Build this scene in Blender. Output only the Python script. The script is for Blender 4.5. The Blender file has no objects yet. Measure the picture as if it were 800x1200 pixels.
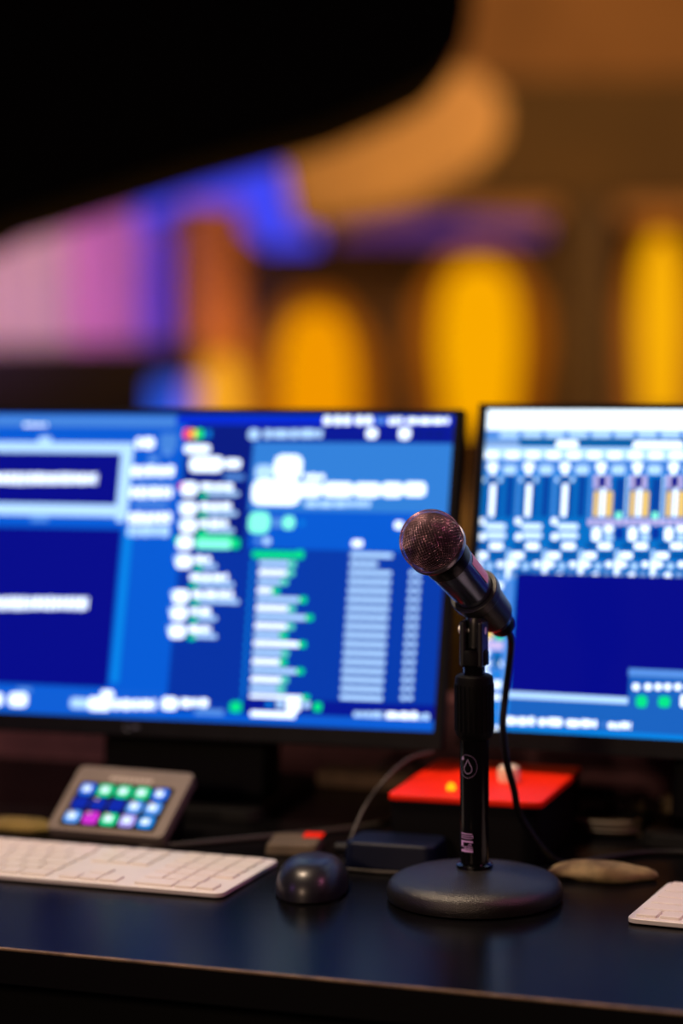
import bpy, bmesh, math, random
from mathutils import Vector, Matrix
random.seed(7)
S = bpy.context.scene
PI = math.pi
R = math.radians

# ---------------------------------------------------------------- camera, world, lights, exposure
def look_cam():
    cd = bpy.data.cameras.new('camera'); co = bpy.data.objects.new('camera', cd); S.collection.objects.link(co)
    cd.sensor_fit = 'VERTICAL'; cd.sensor_height = 36; cd.sensor_width = 24; cd.lens = 85
    cd.clip_start = .05; cd.clip_end = 100
    f = Vector((-.34071, .93612, -.08716)); r = Vector((.93995, .34136, -.00695)).normalized(); u = r.cross(f).normalized(); r = f.cross(u)
    m = Matrix((r, u, -f)).transposed().to_4x4(); m.translation = Vector((.5648, -1.8641, .4887))
    co.matrix_world = m
    cd.dof.use_dof = True; cd.dof.focus_distance = 1.90; cd.dof.aperture_fstop = 1.9; cd.dof.aperture_blades = 0
    S.camera = co
look_cam()
YAW = R(20)                                           # the hall is turned 20 degrees against the desk
CAMXY = (.5648, -1.8641)
def hall(x, y, z=0.0):                                # hall coordinates: x right, y distance from the camera, z height over the desk top
    c, s = math.cos(YAW), math.sin(YAW)
    return Vector((CAMXY[0] + c*x - s*y, CAMXY[1] + s*x + c*y, z))

w = bpy.data.worlds.new('world'); S.world = w; w.use_nodes = True
w.node_tree.nodes['Background'].inputs[0].default_value = (.35, .2, .3, 1)
w.node_tree.nodes['Background'].inputs[1].default_value = .006
S.view_settings.view_transform = 'Standard'; S.view_settings.look = 'None'
S.view_settings.exposure = 0; S.view_settings.gamma = 1; S.view_settings.use_curve_mapping = False
S.cycles.use_denoising = True; S.cycles.denoising_prefilter = 'ACCURATE'; S.cycles.denoising_input_passes = 'RGB_ALBEDO_NORMAL'
S.cycles.max_bounces = 8
S.cycles.sample_clamp_indirect = 4

def light(name, kind, loc, target, power, col, size=.3, size_y=None, spot=None, spread=180):
    ld = bpy.data.lights.new(name, kind); lo = bpy.data.objects.new(name, ld); S.collection.objects.link(lo)
    ld.energy = power; ld.color = col
    if kind == 'AREA':
        ld.shape = 'RECTANGLE' if size_y else 'DISK'; ld.size = size; ld.spread = R(spread)
        if size_y: ld.size_y = size_y
    else: ld.shadow_soft_size = size
    if spot: ld.spot_size = R(spot); ld.spot_blend = .5
    lo.location = loc; d = Vector(target) - Vector(loc); lo.rotation_euler = d.to_track_quat('-Z', 'Y').to_euler()
    return lo
# warm ceiling lamp over the booth, purple and magenta stage spill
light('warm_booth_lamp', 'AREA', (-.55, -.16, 1.6), (-.2, 0, 0), 25, (1, .74, .52), .14)
light('warm_front_lamp', 'AREA', (-.35, -2.3, .80), (-.05, .25, 0), 12, (1, .66, .45), .2)
light('purple_wash', 'AREA', (-1.8, -1.5, .9), (0, 0, .1), 2.2, (.62, .25, 1), .3)
light('magenta_wash', 'AREA', (1.15, -.12, 1.2), (0, 0, .25), 4.5, (1, .25, .5), .25)
light('hall_amber_wash', 'AREA', hall(3, 12, 3.2), hall(2.4, 20, 2.2), 620, (1, .52, .16), 3, 1)
light('hall_violet_wash', 'AREA', hall(-2.6, 13, 1.6), hall(-2.4, 18, .3), 25, (.75, .42, 1), 1.2, spread=50)

# ---------------------------------------------------------------- materials
MATS = {}
def mat(name, col, rough=.5, metal=0, emit=None, strength=0, noise=0, nscale=40, bump=0, bscale=200, coat=0, spec=.5):
    if name in MATS: return MATS[name]
    m = bpy.data.materials.new(name); m.use_nodes = True; nt = m.node_tree; b = nt.nodes['Principled BSDF']
    b.inputs['Base Color'].default_value = (*col, 1); b.inputs['Roughness'].default_value = rough; b.inputs['Metallic'].default_value = metal
    b.inputs['Coat Weight'].default_value = coat; b.inputs['Specular IOR Level'].default_value = spec
    if emit: b.inputs['Emission Color'].default_value = (*emit, 1); b.inputs['Emission Strength'].default_value = strength
    tc = nt.nodes.new('ShaderNodeTexCoord')
    if noise:
        n = nt.nodes.new('ShaderNodeTexNoise'); n.inputs['Scale'].default_value = nscale; nt.links.new(tc.outputs['Object'], n.inputs['Vector'])
        rp = nt.nodes.new('ShaderNodeValToRGB'); rp.color_ramp.elements[0].position = .35; rp.color_ramp.elements[1].position = .7
        rp.color_ramp.elements[0].color = (*[max(0, c*(1-noise)) for c in col], 1); rp.color_ramp.elements[1].color = (*[min(1, c*(1+noise)) for c in col], 1)
        nt.links.new(n.outputs['Fac'], rp.inputs[0]); nt.links.new(rp.outputs[0], b.inputs['Base Color'])
    if bump:
        n = nt.nodes.new('ShaderNodeTexNoise'); n.inputs['Scale'].default_value = bscale; n.inputs['Detail'].default_value = 3; nt.links.new(tc.outputs['Object'], n.inputs['Vector'])
        bp = nt.nodes.new('ShaderNodeBump'); bp.inputs['Strength'].default_value = bump; bp.inputs['Distance'].default_value = .001
        nt.links.new(n.outputs['Fac'], bp.inputs['Height']); nt.links.new(bp.outputs[0], b.inputs['Normal'])
    MATS[name] = m
    return m
def srgb(r, g, b):
    return tuple((v/255/12.92 if v/255 <= .04045 else ((v/255+.055)/1.055)**2.4) for v in (r, g, b))
def glow(name, rgb255, k=1.0):
    c = srgb(*rgb255); return mat(name, (.002, .002, .002), .6, emit=c, strength=k, spec=.02)
BLK = mat('black_plastic', (.004, .004, .005), .45, noise=.2, spec=.08)
MATTE = mat('matte_black_plastic', (.003, .003, .0035), .6, bump=.2, bscale=900, spec=.1)
DESK = mat('black_desk_laminate', (.003, .003, .0035), .22, noise=.25, nscale=12, bump=.12, bscale=700, spec=.5)
DESK.node_tree.nodes['Principled BSDF'].inputs['IOR'].default_value = 1.12
EDGE = mat('tan_edge_highlight', (.32, .22, .12), .45, noise=.3, nscale=60)  # tan highlight of the lit desk edge, put into the colour
WHITE = mat('white_key_plastic', (.82, .78, .74), .35, noise=.02)
ALU = mat('silver_aluminium', (.80, .78, .76), .5, .15, noise=.03)
CRINKLE = mat('black_crinkle_paint', (.011, .0105, .010), .34, noise=.2, nscale=300, bump=.5, bscale=1100, spec=.7)
CHROME = mat('worn_black_chrome', (.05, .05, .055), .18, 1)
GRAYP = mat('grey_plastic', (.13, .12, .11), .45, noise=.1)
REDP = mat('red_orange_paint', (1, .022, .003), .5, noise=.04, spec=.15)
RUBBER = mat('black_rubber', (.004, .004, .004), .5, spec=.3)

# ---------------------------------------------------------------- helpers
def tag(o, label=None, cat=None, group=None, kind=None):
    for k, v in (('label', label), ('category', cat), ('group', group), ('kind', kind)):
        if v: o[k] = v
    return o
def empty(name, loc, rz=0, label=None, cat=None, group=None):
    o = bpy.data.objects.new(name, None); S.collection.objects.link(o); o.location = loc; o.rotation_euler = (0, 0, rz); o.empty_display_size = .02
    return tag(o, label, cat, group)
def obj(name, bm, m, parent=None, smooth=True, loc=None, rot=None, bevel=0, seg=2, subsurf=0, keep=False):
    if not keep: bmesh.ops.recalc_face_normals(bm, faces=bm.faces[:])
    me = bpy.data.meshes.new(name); bm.to_mesh(me); bm.free()
    for mm in (m if isinstance(m, (list, tuple)) else [m]): me.materials.append(mm)
    o = bpy.data.objects.new(name, me); S.collection.objects.link(o)
    if loc is not None: o.location = loc
    if rot is not None: o.rotation_euler = rot
    if parent: o.parent = parent
    if smooth:
        for p in me.polygons: p.use_smooth = True
        me.set_sharp_from_angle(angle=R(35))
    if bevel:
        b = o.modifiers.new('bevel', 'BEVEL'); b.width = bevel; b.segments = seg; b.limit_method = 'ANGLE'; b.harden_normals = True
    if subsurf:
        s = o.modifiers.new('sub', 'SUBSURF'); s.levels = s.render_levels = subsurf
    return o
def BM(): return bmesh.new()
def box(bm, c, s, mx=None, mi=0):
    g = bmesh.ops.create_cube(bm, size=1)
    M = Matrix.Translation(c) @ Matrix.Diagonal((*s, 1))
    if mx is not None: M = mx @ M
    bmesh.ops.transform(bm, matrix=M, verts=g['verts'])
    for f in {f for v in g['verts'] for f in v.link_faces}: f.material_index = mi
    return bm
def bx(x0, x1, y0, y1, z0, z1, bm=None):
    return box(bm or BM(), ((x0+x1)/2, (y0+y1)/2, (z0+z1)/2), (x1-x0, y1-y0, z1-z0))
def rbox(w, d, h, r, seg=5, z0=0, taper=0, bm=None):
    """slab with rounded vertical corners, centred in x,y; taper narrows the top"""
    bm = bm or BM(); pts = []
    for cx, cy, a0 in ((w/2-r, d/2-r, 0), (-w/2+r, d/2-r, 90), (-w/2+r, -d/2+r, 180), (w/2-r, -d/2+r, 270)):
        for k in range(seg+1):
            a = R(a0 + 90*k/seg); pts.append((cx + r*math.cos(a), cy + r*math.sin(a)))
    lo = [bm.verts.new((x, y, z0)) for x, y in pts]; hi = [bm.verts.new((x*(1-taper/w*2), y*(1-taper/d*2), z0+h)) for x, y in pts]
    n = len(pts); bm.faces.new(lo[::-1]); bm.faces.new(hi)
    for i in range(n): bm.faces.new((lo[i], lo[(i+1) % n], hi[(i+1) % n], hi[i]))
    return bm
def prism(pts, d0, d1, plane='xz', bm=None):
    bm = bm or BM()
    def P(a, b, d): return (a, d, b) if plane == 'xz' else ((a, b, d) if plane == 'xy' else (d, a, b))
    A = [bm.verts.new(P(a, b, d0)) for a, b in pts]; B = [bm.verts.new(P(a, b, d1)) for a, b in pts]; n = len(pts)
    bm.faces.new(A); bm.faces.new(B[::-1])
    for i in range(n): bm.faces.new((A[i], B[i], B[(i+1) % n], A[(i+1) % n]))
    return bm
def lathe(prof, n=48, bm=None, mx=None):
    bm = bm or BM(); rings = []; new = []
    for r, z in prof:
        if r < 1e-6: v = bm.verts.new((0, 0, z)); rings.append([v]); new.append(v)
        else:
            ring = [bm.verts.new((r*math.cos(2*PI*k/n), r*math.sin(2*PI*k/n), z)) for k in range(n)]; rings.append(ring); new += ring
    for a, b in zip(rings, rings[1:]):
        for k in range(n):
            k2 = (k+1) % n
            if len(a) == 1 and len(b) == 1: break
            if len(a) == 1: bm.faces.new((a[0], b[k], b[k2]))
            elif len(b) == 1: bm.faces.new((a[k], a[k2], b[0]))
            else: bm.faces.new((a[k], a[k2], b[k2], b[k]))
    if mx is not None: bmesh.ops.transform(bm, matrix=mx, verts=new)
    return bm
def smooth_path(P, k=8):
    P = [Vector(p) for p in P]; out = []
    for i in range(len(P)-1):
        p0, p1, p2, p3 = P[max(i-1, 0)], P[i], P[i+1], P[min(i+2, len(P)-1)]
        for j in range(k):
            t = j/k; out.append(.5*((2*p1) + (p2-p0)*t + (2*p0-5*p1+4*p2-p3)*t*t + (3*p1-p0-3*p2+p3)*t**3))
    out.append(P[-1]); return out
def tube(P, r, n=10, bm=None, smooth=8):
    bm = bm or BM(); pts = smooth_path(P, smooth) if smooth else [Vector(p) for p in P]; rings = []; up = Vector((0, 0, 1)); prev = None
    for i, p in enumerate(pts):
        t = (pts[min(i+1, len(pts)-1)] - pts[max(i-1, 0)]).normalized()
        if prev is None:
            a = t.cross(up if abs(t.z) < .9 else Vector((1, 0, 0))).normalized()
        else:
            a = (prev - t*prev.dot(t)).normalized()
        prev = a; b = t.cross(a)
        rr = r if not isinstance(r, (list, tuple)) else r[0] + (r[1]-r[0])*i/(len(pts)-1)
        rings.append([bm.verts.new(p + (a*math.cos(2*PI*k/n) + b*math.sin(2*PI*k/n))*rr) for k in range(n)])
    for A, B in zip(rings, rings[1:]):
        for k in range(n): bm.faces.new((A[k], A[(k+1) % n], B[(k+1) % n], B[k]))
    bm.faces.new(rings[0][::-1]); bm.faces.new(rings[-1]); return bm

# ---------------------------------------------------------------- the setting
HM = Matrix.Translation((CAMXY[0], CAMXY[1], 0)) @ Matrix.Rotation(YAW, 4, 'Z')     # hall frame
def hobj(name, bm, m, parent=None, **k):
    bmesh.ops.transform(bm, matrix=HM, verts=bm.verts[:]) if parent is None else None
    return obj(name, bm, m, parent, **k)
def hthing(name, x, y, z, label, cat, group=None): return empty(name, hall(x, y, z), YAW, label, cat, group)

FL = -.74; HF = -.9
tag(obj('floor', bx(-3, 3, -4, .6, FL-.1, FL), mat('booth_floor_carpet', (.02, .016, .02), .9, noise=.4, bump=.5)), kind='structure')
plaster = mat('brown_hall_plaster', (.25, .14, .075), .9, noise=.12, nscale=1.2)
dkplaster = mat('dark_brown_timber', (.05, .022, .009), .8, noise=.25, nscale=2)
olive = mat('olive_brown_timber', (.045, .024, .007), .8, noise=.15, nscale=1.5)
cream = mat('beige_balcony_plaster', (.24, .155, .09), .8, noise=.06, nscale=2)
tag(hobj('floor_hall', bx(-14, 14, 2.8, 21, HF-.1, HF), mat('hall_carpet', (.035, .018, .02), .95, noise=.3)), kind='structure')
tag(hobj('wall_back', bx(-14, 14, 21, 21.3, HF, 6), plaster), kind='structure')
tag(obj('wall_booth', bx(-3, 3, .445, .49, FL, .085), mat('maroon_booth_panel', (.13, .045, .055), .7, noise=.15)), kind='structure')

# ceiling of the hall far behind and the dark bulkhead hanging over the booth
tag(hobj('ceiling', bx(-14, 14, 6, 21, 5.0, 5.2), plaster), kind='structure')
pts = [(-3.2, -.05), (-1.2, .20), (-.62, .255), (-.25, .345), (-.02, .42), (.10, .475), (.165, .52), (.20, .575), (.212, .64), (.215, 1.6), (-3.2, 1.6)]
sc_ = 4.5/2833
bk = [(-1.9, .1), (-.68, .62), (-.30, .735), (-.02, .81), (.11, .865), (.19, .905), (.238, .96), (.248, 1.02), (.248, 2.2), (-1.9, 2.2)]
tag(hobj('ceiling_bulkhead', prism([(a*7/4.5, .4887+(b-.4887)*7/4.5) for a, b in bk], 7, 8.2), mat('black_bulkhead_cloth', (.002, .001, .002), .95, noise=.3)), kind='structure')

def X(px, Y): return (px-400)/2833*Y                  # where a sight line at this picture column meets distance Y
def Z(py, Y): return .4887 + (352-py)/2833*Y
# olive cross beam, balcony front, columns
Y = 19.0
o = hthing('cross_beam', X(720, Y), Y, Z(170, Y), 'dark olive brown beam across the hall, far behind the right monitor', 'beam')
obj('beam', bx(X(430, Y)-X(720, Y), 6, 0, .5, Z(238, Y)-Z(170, Y), Z(97, Y)-Z(170, Y)), olive, o, bevel=.03)
obj('lower_moulding', bx(X(470, Y)-X(720, Y), 6, -.06, .5, Z(262, Y)-Z(170, Y), Z(240, Y)-Z(170, Y)), plaster, o, bevel=.03)
Y = 16.0
bal = hthing('balcony_front', X(480, Y), Y, Z(175, Y), 'beige rounded end of the balcony front, below the black bulkhead', 'balcony')
ox, oz = X(480, Y), Z(175, Y)
bp = [(330, 185), (420, 150), (520, 85), (560, 88), (592, 120), (590, 165), (560, 200), (480, 245), (400, 262), (345, 262)]
obj('fascia', prism([(X(a, Y)-ox, Z(b, Y)-oz) for a, b in bp], 0, 1.2), cream, bal, bevel=.05, seg=3)
rp = [(345, 262), (400, 262), (480, 247), (560, 204), (560, 212), (480, 256), (400, 270), (345, 270)]
obj('rail', prism([(X(a, Y)-ox, Z(b, Y)-oz) for a, b in rp], -.05, .2), dkplaster, bal)

def led(name, pts, Y, m, label, cat, x, y):
    o = hthing(name, X(x, Y), Y, Z(y, Y), label, cat)
    obj('light_panel', prism([(X(a, Y)-X(x, Y), Z(b, Y)-Z(y, Y)) for a, b in pts], 0, .08), m, o)
    obj('mounting_rail', bx(-.15, .15, .08, .16, -.15, .15), MATTE, o)
    return o
led('stage_light_strip', [(165, 215), (250, 190), (370, 165), (372, 235), (374, 290), (315, 290), (285, 262), (240, 235), (165, 262)], 17.3, glow('blue_stage_light', (60, 68, 232), 1.15),
    'bright blue stage light under the bulkhead, left of the beige balcony', 'stage light', 290, 230)
led('stage_light_strip', [(400, 262), (520, 255), (640, 262), (640, 282), (520, 284), (400, 282)], 18.4, glow('dim_violet_stage_light', (80, 42, 110), 1),
    'dim violet light strip above the tallest amber lamp', 'stage light', 520, 268)
led('stage_light_strip', [(180, 445), (240, 445), (250, 520), (175, 520)], 14.7, glow('low_blue_stage_light', (40, 90, 230), 1),
    'small blue stage light just above the left monitor', 'stage light', 212, 480)
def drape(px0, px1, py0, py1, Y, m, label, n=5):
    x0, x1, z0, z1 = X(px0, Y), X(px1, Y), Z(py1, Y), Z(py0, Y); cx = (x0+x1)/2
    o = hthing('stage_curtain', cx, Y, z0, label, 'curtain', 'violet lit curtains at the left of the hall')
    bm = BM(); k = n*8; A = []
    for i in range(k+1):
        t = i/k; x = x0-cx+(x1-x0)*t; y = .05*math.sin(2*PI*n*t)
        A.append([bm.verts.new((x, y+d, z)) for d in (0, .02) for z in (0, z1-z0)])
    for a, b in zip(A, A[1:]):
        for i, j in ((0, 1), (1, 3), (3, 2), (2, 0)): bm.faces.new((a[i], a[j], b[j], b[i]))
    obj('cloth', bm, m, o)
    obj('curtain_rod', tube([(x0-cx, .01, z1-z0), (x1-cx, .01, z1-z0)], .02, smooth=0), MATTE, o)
drape(-60, 82, 180, 402, 18, mat('mauve_lit_cloth', (.48, .40, .36), .9, noise=.08, nscale=3), 'curtain with painted-in mauve light, at the far left edge of the hall')  # violet and pink stage light is mixed into these three cloth colours
drape(84, 166, 180, 402, 18, mat('pink_lit_cloth', (.72, .38, .55), .9, noise=.08, nscale=3), 'curtain with painted-in pinkish violet light, the middle one of the three')
drape(168, 208, 180, 402, 18, mat('blue_violet_lit_cloth', (.40, .30, .95), .9, noise=.08, nscale=3), 'curtain with painted-in blue violet light, beside the brown column')
def column(px0, px1, py0, py1, Y, m, label):
    x0, x1 = X(px0, Y), X(px1, Y); w = x1-x0
    o = hthing('column', (x0+x1)/2, Y, HF, label, 'column')
    h = Z(py0, Y)-HF
    obj('shaft', rbox(w, w, h, w*.3, z0=0), m, o)
    obj('plinth', rbox(w*1.15, w*1.15, .25, w*.3), m, o)
column(212, 288, 240, 0, 17, mat('rust_brown_column', (.20, .07, .03), .8, noise=.1), 'rust brown column between the violet lit curtains and the amber lamps')
column(655, 722, 240, 0, 17, mat('dark_maroon_column', (.012, .003, .003), .8, noise=.2), 'dark maroon column between the two right amber lamps')
# back wall dark zones
Y = 19.4
for (a, b, c, d, m, lab) in ((285, 650, 288, 540, dkplaster, 'dark brown timber panel behind the amber lamps'), ):
    o = hobj('wall_panel', bx(X(a, Y), X(b, Y), Y, Y+.3, HF, Z(c, Y)), m, bevel=.02); tag(o, lab, 'wall panel')
o = hobj('stage_riser', bx(X(-80, 15), X(232, 15), 15, 15.6, HF, Z(405, 15)), mat('black_riser_cloth', (.006, .002, .006), .9, noise=.3), bevel=.02)
tag(o, 'near-black stage riser below the violet lit curtains', 'stage riser')

# glowing amber lamps
HALO = bpy.data.materials.new('translucent_amber_halo'); HALO.use_nodes = True; _t = HALO.node_tree; _t.nodes.clear()  # faint emission that paints a soft halo round each lamp
_o = _t.nodes.new('ShaderNodeOutputMaterial'); _m = _t.nodes.new('ShaderNodeMixShader'); _a = _t.nodes.new('ShaderNodeBsdfTransparent'); _e = _t.nodes.new('ShaderNodeEmission')
_e.inputs[0].default_value = (*srgb(185, 95, 0), 1); _m.inputs[0].default_value = .3
_t.links.new(_a.outputs[0], _m.inputs[1]); _t.links.new(_e.outputs[0], _m.inputs[2]); _t.links.new(_m.outputs[0], _o.inputs[0])
def lamp(px, py0, wpx, Y, label, rgb=(255, 172, 0), k=1.1, hpx=None, lean=0):
    x = X(px, Y); w = wpx/2833*Y; top = Z(py0, Y)
    o = hthing('hall_lamp', x, Y, HF, label, 'lamp', 'amber lamps along the hall')
    H = top-HF; sh = (hpx or 210)/2833*Y; r = w/2; bz = H-sh
    prof = [(0, bz), (r*.75, bz), (r*.86, bz+sh*.15), (r, bz+sh*.5), (r*.92, bz+sh*.78), (r*.7, bz+sh*.92), (r*.35, H-.01), (0, H)]
    obj('bright_core', lathe(prof, 32), glow('amber_glow_%d_%d_%d' % rgb, rgb, k), o)
    pr2 = [(q*1.75, H-(H-z)*1.0+ (sh*.10 if z > H-.05 else 0)) for q, z in prof]
    obj('halo_shell', lathe(pr2, 32), HALO, o)  # added glowing shell, imitates the soft falloff round the bright core
    obj('pole', lathe([(0, 0), (.04, 0), (.04, bz), (0, bz)], 16), MATTE, o)
    obj('base', lathe([(0, 0), (r*.8, 0), (r*.8, .05), (r*.3, .09), (0, .09)], 32), MATTE, o)
lamp(262, 415, 56, 14.0, 'smallest amber lamp, furthest left, low above the left monitor', (255, 178, 40), 1.15, 180)
lamp(372, 362, 90, 13.5, 'round amber lamp above the middle of the left monitor', (255, 165, 0), 1.05, 200)
lamp(562, 310, 96, 13.0, 'widest amber lamp, above the gap between the monitors', (255, 180, 0), 1.15, 190)
lamp(775, 278, 56, 12.5, 'narrow amber lamp at the right edge above the right monitor', (255, 186, 10), 1.15, 210)
light('amber_lamp_spill', 'POINT', hall(X(610, 14.5), 15.5, Z(400, 14.5)), (0, 0, 0), 110, (1, .5, .06), .4)
light('amber_lamp_spill', 'POINT', hall(X(330, 14.5), 16, Z(430, 14.5)), (0, 0, 0), 50, (1, .5, .06), .4)

# ---------------------------------------------------------------- the desk
desk = empty('desk', (0, 0, FL), 0, 'long black desk carrying the monitors and the microphone', 'desk')
DZ = -FL
obj('desktop', bx(-1.5, 1.5, -.2585, .44, DZ-.028, DZ), DESK, desk, bevel=.0015)
obj('edge_band', bx(-1.5, 1.5, -.2605, -.2585, DZ-.027, DZ-.0012), MATTE, desk)
obj('edge_highlight', bx(-1.5, 1.5, -.2603, -.2580, DZ-.0012, DZ+.0003), EDGE, desk)  # thin bright line painting the light caught along the front edge
obj('front_panel', bx(-1.45, 1.45, -.20, -.18, .05, DZ-.028), MATTE, desk)
for sx in (-1.44, 1.44): obj('side_panel', bx(sx-.015, sx+.015, -.22, .42, 0, DZ-.028), MATTE, desk)

# ---------------------------------------------------------------- monitors
PAL = {'w': ((225, 240, 255), 1.75), 'e': ((172, 212, 252), 1.3), 'h': ((90, 150, 235), 1), 'h2': ((130, 170, 230), 1), 'H': ((70, 135, 225), 1), 'H2': ((10, 95, 215), 1),
       'H3': ((25, 100, 195), 1), 'M': ((0, 92, 215), 1), 'M2': ((0, 95, 165), 1), 'Ml': ((50, 130, 220), 1), 'B': ((0, 58, 172), 1), 'n': ((0, 8, 140), 1),
       'c': ((0, 135, 235), 1), 'e2': ((200, 228, 255), 1.5), 'q': ((0, 112, 200), 1), 'q2': ((0, 80, 165), 1), 'd0': ((0, 22, 150), 1), 'd1': ((0, 25, 130), 1), 'd2': ((0, 50, 165), 1), 'd3': ((0, 68, 165), 1), 'b0': ((0, 40, 215), 1),
       'r': ((255, 60, 90), 1.3), 'y': ((255, 190, 50), 1.3), 'g': ((30, 230, 110), 1.3), 'G': ((0, 215, 130), 1.2), 'g2': ((90, 225, 190), 1.1), 'gw': ((130, 255, 220), 1.3),
       'Y': ((245, 205, 110), 1.1), 'l': ((205, 190, 240), 1.1)}
PKEYS = list(PAL)
def parse(s):
    out = []
    for t in s.replace('\n', '').split(';'):
        if t.strip():
            v = t.split(); out.append((*[float(q)/1000 for q in v[:4]], v[4]))
    return out
def screen_mesh(data, x0, x1, H, basekey):
    bm = BM(); placed = []
    def quad(a0, b0, a1, b1, y, mi):
        f = bm.faces.new([bm.verts.new(p) for p in ((a0, y, b0), (a1, y, b0), (a1, y, b1), (a0, y, b1))]); f.material_index = mi
    quad(x0, 0, x1, H, 0, PKEYS.index(basekey))
    for a0, b0, a1, b1, c in data:
        lay = 0
        for q in placed:
            if a0 < q[2] and a1 > q[0] and b0 < q[3] and b1 > q[1] and q[4] > lay: lay = q[4]
        lay += 1; placed.append((a0, b0, a1, b1, lay))
        y = -.00008*lay; w_, h_ = a1-a0, b1-b0; r = min(w_, h_)*.3
        if c in ('w', 'e', 'e2', 'G', 'gw', 'l', 'Y', 'g2', 'r', 'y', 'g') and max(w_, h_) < .06:
            pts = []
            for cx, cz, an in ((a1-r, b1-r, 0), (a0+r, b1-r, 90), (a0+r, b0+r, 180), (a1-r, b0+r, 270)):
                for k in (0, 45, 90): pts.append((cx+r*math.cos(R(an+k)), y, cz+r*math.sin(R(an+k))))
            f = bm.faces.new([bm.verts.new(p) for p in pts[::-1]]); f.material_index = PKEYS.index(c)
        else: quad(a0, b0, a1, b1, y, PKEYS.index(c))
    bm.normal_update()
    for f in bm.faces:
        if f.normal.y > 0: f.normal_flip()
    return bm
SCR = [glow('screen_'+k, v[0], v[1]) for k, v in PAL.items()]
def monitor(orig, yaw, tilt, roll, x0, x1, data, base, label, stand=True):
    """orig: the lower inner corner of the lit screen; x0..x1 the screen across, from there"""
    H = .299; cx = (x0+x1)/2
    M = Matrix.Translation(orig) @ Matrix.Rotation(yaw, 4, 'Z') @ Matrix.Rotation(-tilt, 4, 'X') @ Matrix.Rotation(roll, 4, 'Y')
    c = M @ Vector((cx, .06, 0)); root = empty('computer_monitor', (c.x, c.y, 0), yaw, label, 'monitor', None)
    inv = (Matrix.Translation((c.x, c.y, 0)) @ Matrix.Rotation(yaw, 4, 'Z')).inverted() @ M
    def put(name, bm, m, **k):
        bmesh.ops.transform(bm, matrix=inv, verts=bm.verts[:]); return obj(name, bm, m, root, **k)
    bz, bt, by = .008, .0055, .0165
    # housing: shallow back shell
    bm = BM(); X0, X1, Z0, Z1 = x0-bz, x1+bz, -by, H+bt
    F = [(X0, -.001), (X1, -.001)]
    lv = []
    for ins, y in ((0, .0015), (0, .012), (.03, .03), (.09, .042)):
        lv.append([bm.verts.new(p) for p in ((X0+ins, y, Z0+ins), (X1-ins, y, Z0+ins), (X1-ins, y, Z1-ins), (X0+ins, y, Z1-ins))])
    bm.faces.new(lv[0]); bm.faces.new(lv[-1][::-1])
    for a, b in zip(lv, lv[1:]):
        for i in range(4): bm.faces.new((a[i], a[(i+1) % 4], b[(i+1) % 4], b[i]))
    put('housing', bm, MATTE)
    bm = BM()
    for (a, b, c_, d) in ((X0, X1, Z0, 0), (X0, X1, H, Z1), (X0, x0, 0, H), (x1, X1, 0, H)): bx(a, b, -.0025, .0015, c_, d, bm)
    put('bezel', bm, BLK)
    s = screen_mesh(data, x0, x1, H, base); bmesh.ops.translate(s, verts=s.verts[:], vec=(0, .0008, 0)); 
    bmesh.ops.transform(s, matrix=inv, verts=s.verts[:]); obj('screen', s, SCR, root, smooth=False, keep=True)
    lx = x0 + (x1-x0)*.435 if x0 < -.1 else cx
    # faint round maker's mark with a short bar
    lb = BM(); lathe([(.0032, 0), (.0042, .0004), (.0042, 0)], 20, lb, Matrix.Translation((lx, -.0026, -by/2)) @ Matrix.Rotation(PI/2, 4, 'X'))
    box(lb, (lx+.0085, -.0027, -by/2), (.006, .0004, .003)); put('maker_mark', lb, mat('dim_grey_print', (.05, .055, .09), .5))
    # stand
    p = inv @ Vector((cx, .035, .12)); q = inv @ Vector((cx, .04, .05))
    nb = BM(); pr = [(q.y-.005, .012), (q.y+.045, .012), (p.y+.05, p.z+.03), (p.y+.005, p.z+.03)]
    prism(pr, q.x-.085, q.x+.085, 'yz', nb); obj('stand_neck', nb, MATTE, root, bevel=.006)
    obj('stand_base', rbox(.20, .19, .012, .02, taper=.004), MATTE, root, loc=(q.x, q.y+.03, 0), bevel=.002)
    hb = box(BM(), (cx, .05, .13), (.12, .03, .1)); put('mount_plate', hb, MATTE, bevel=.004)
    return root
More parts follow.
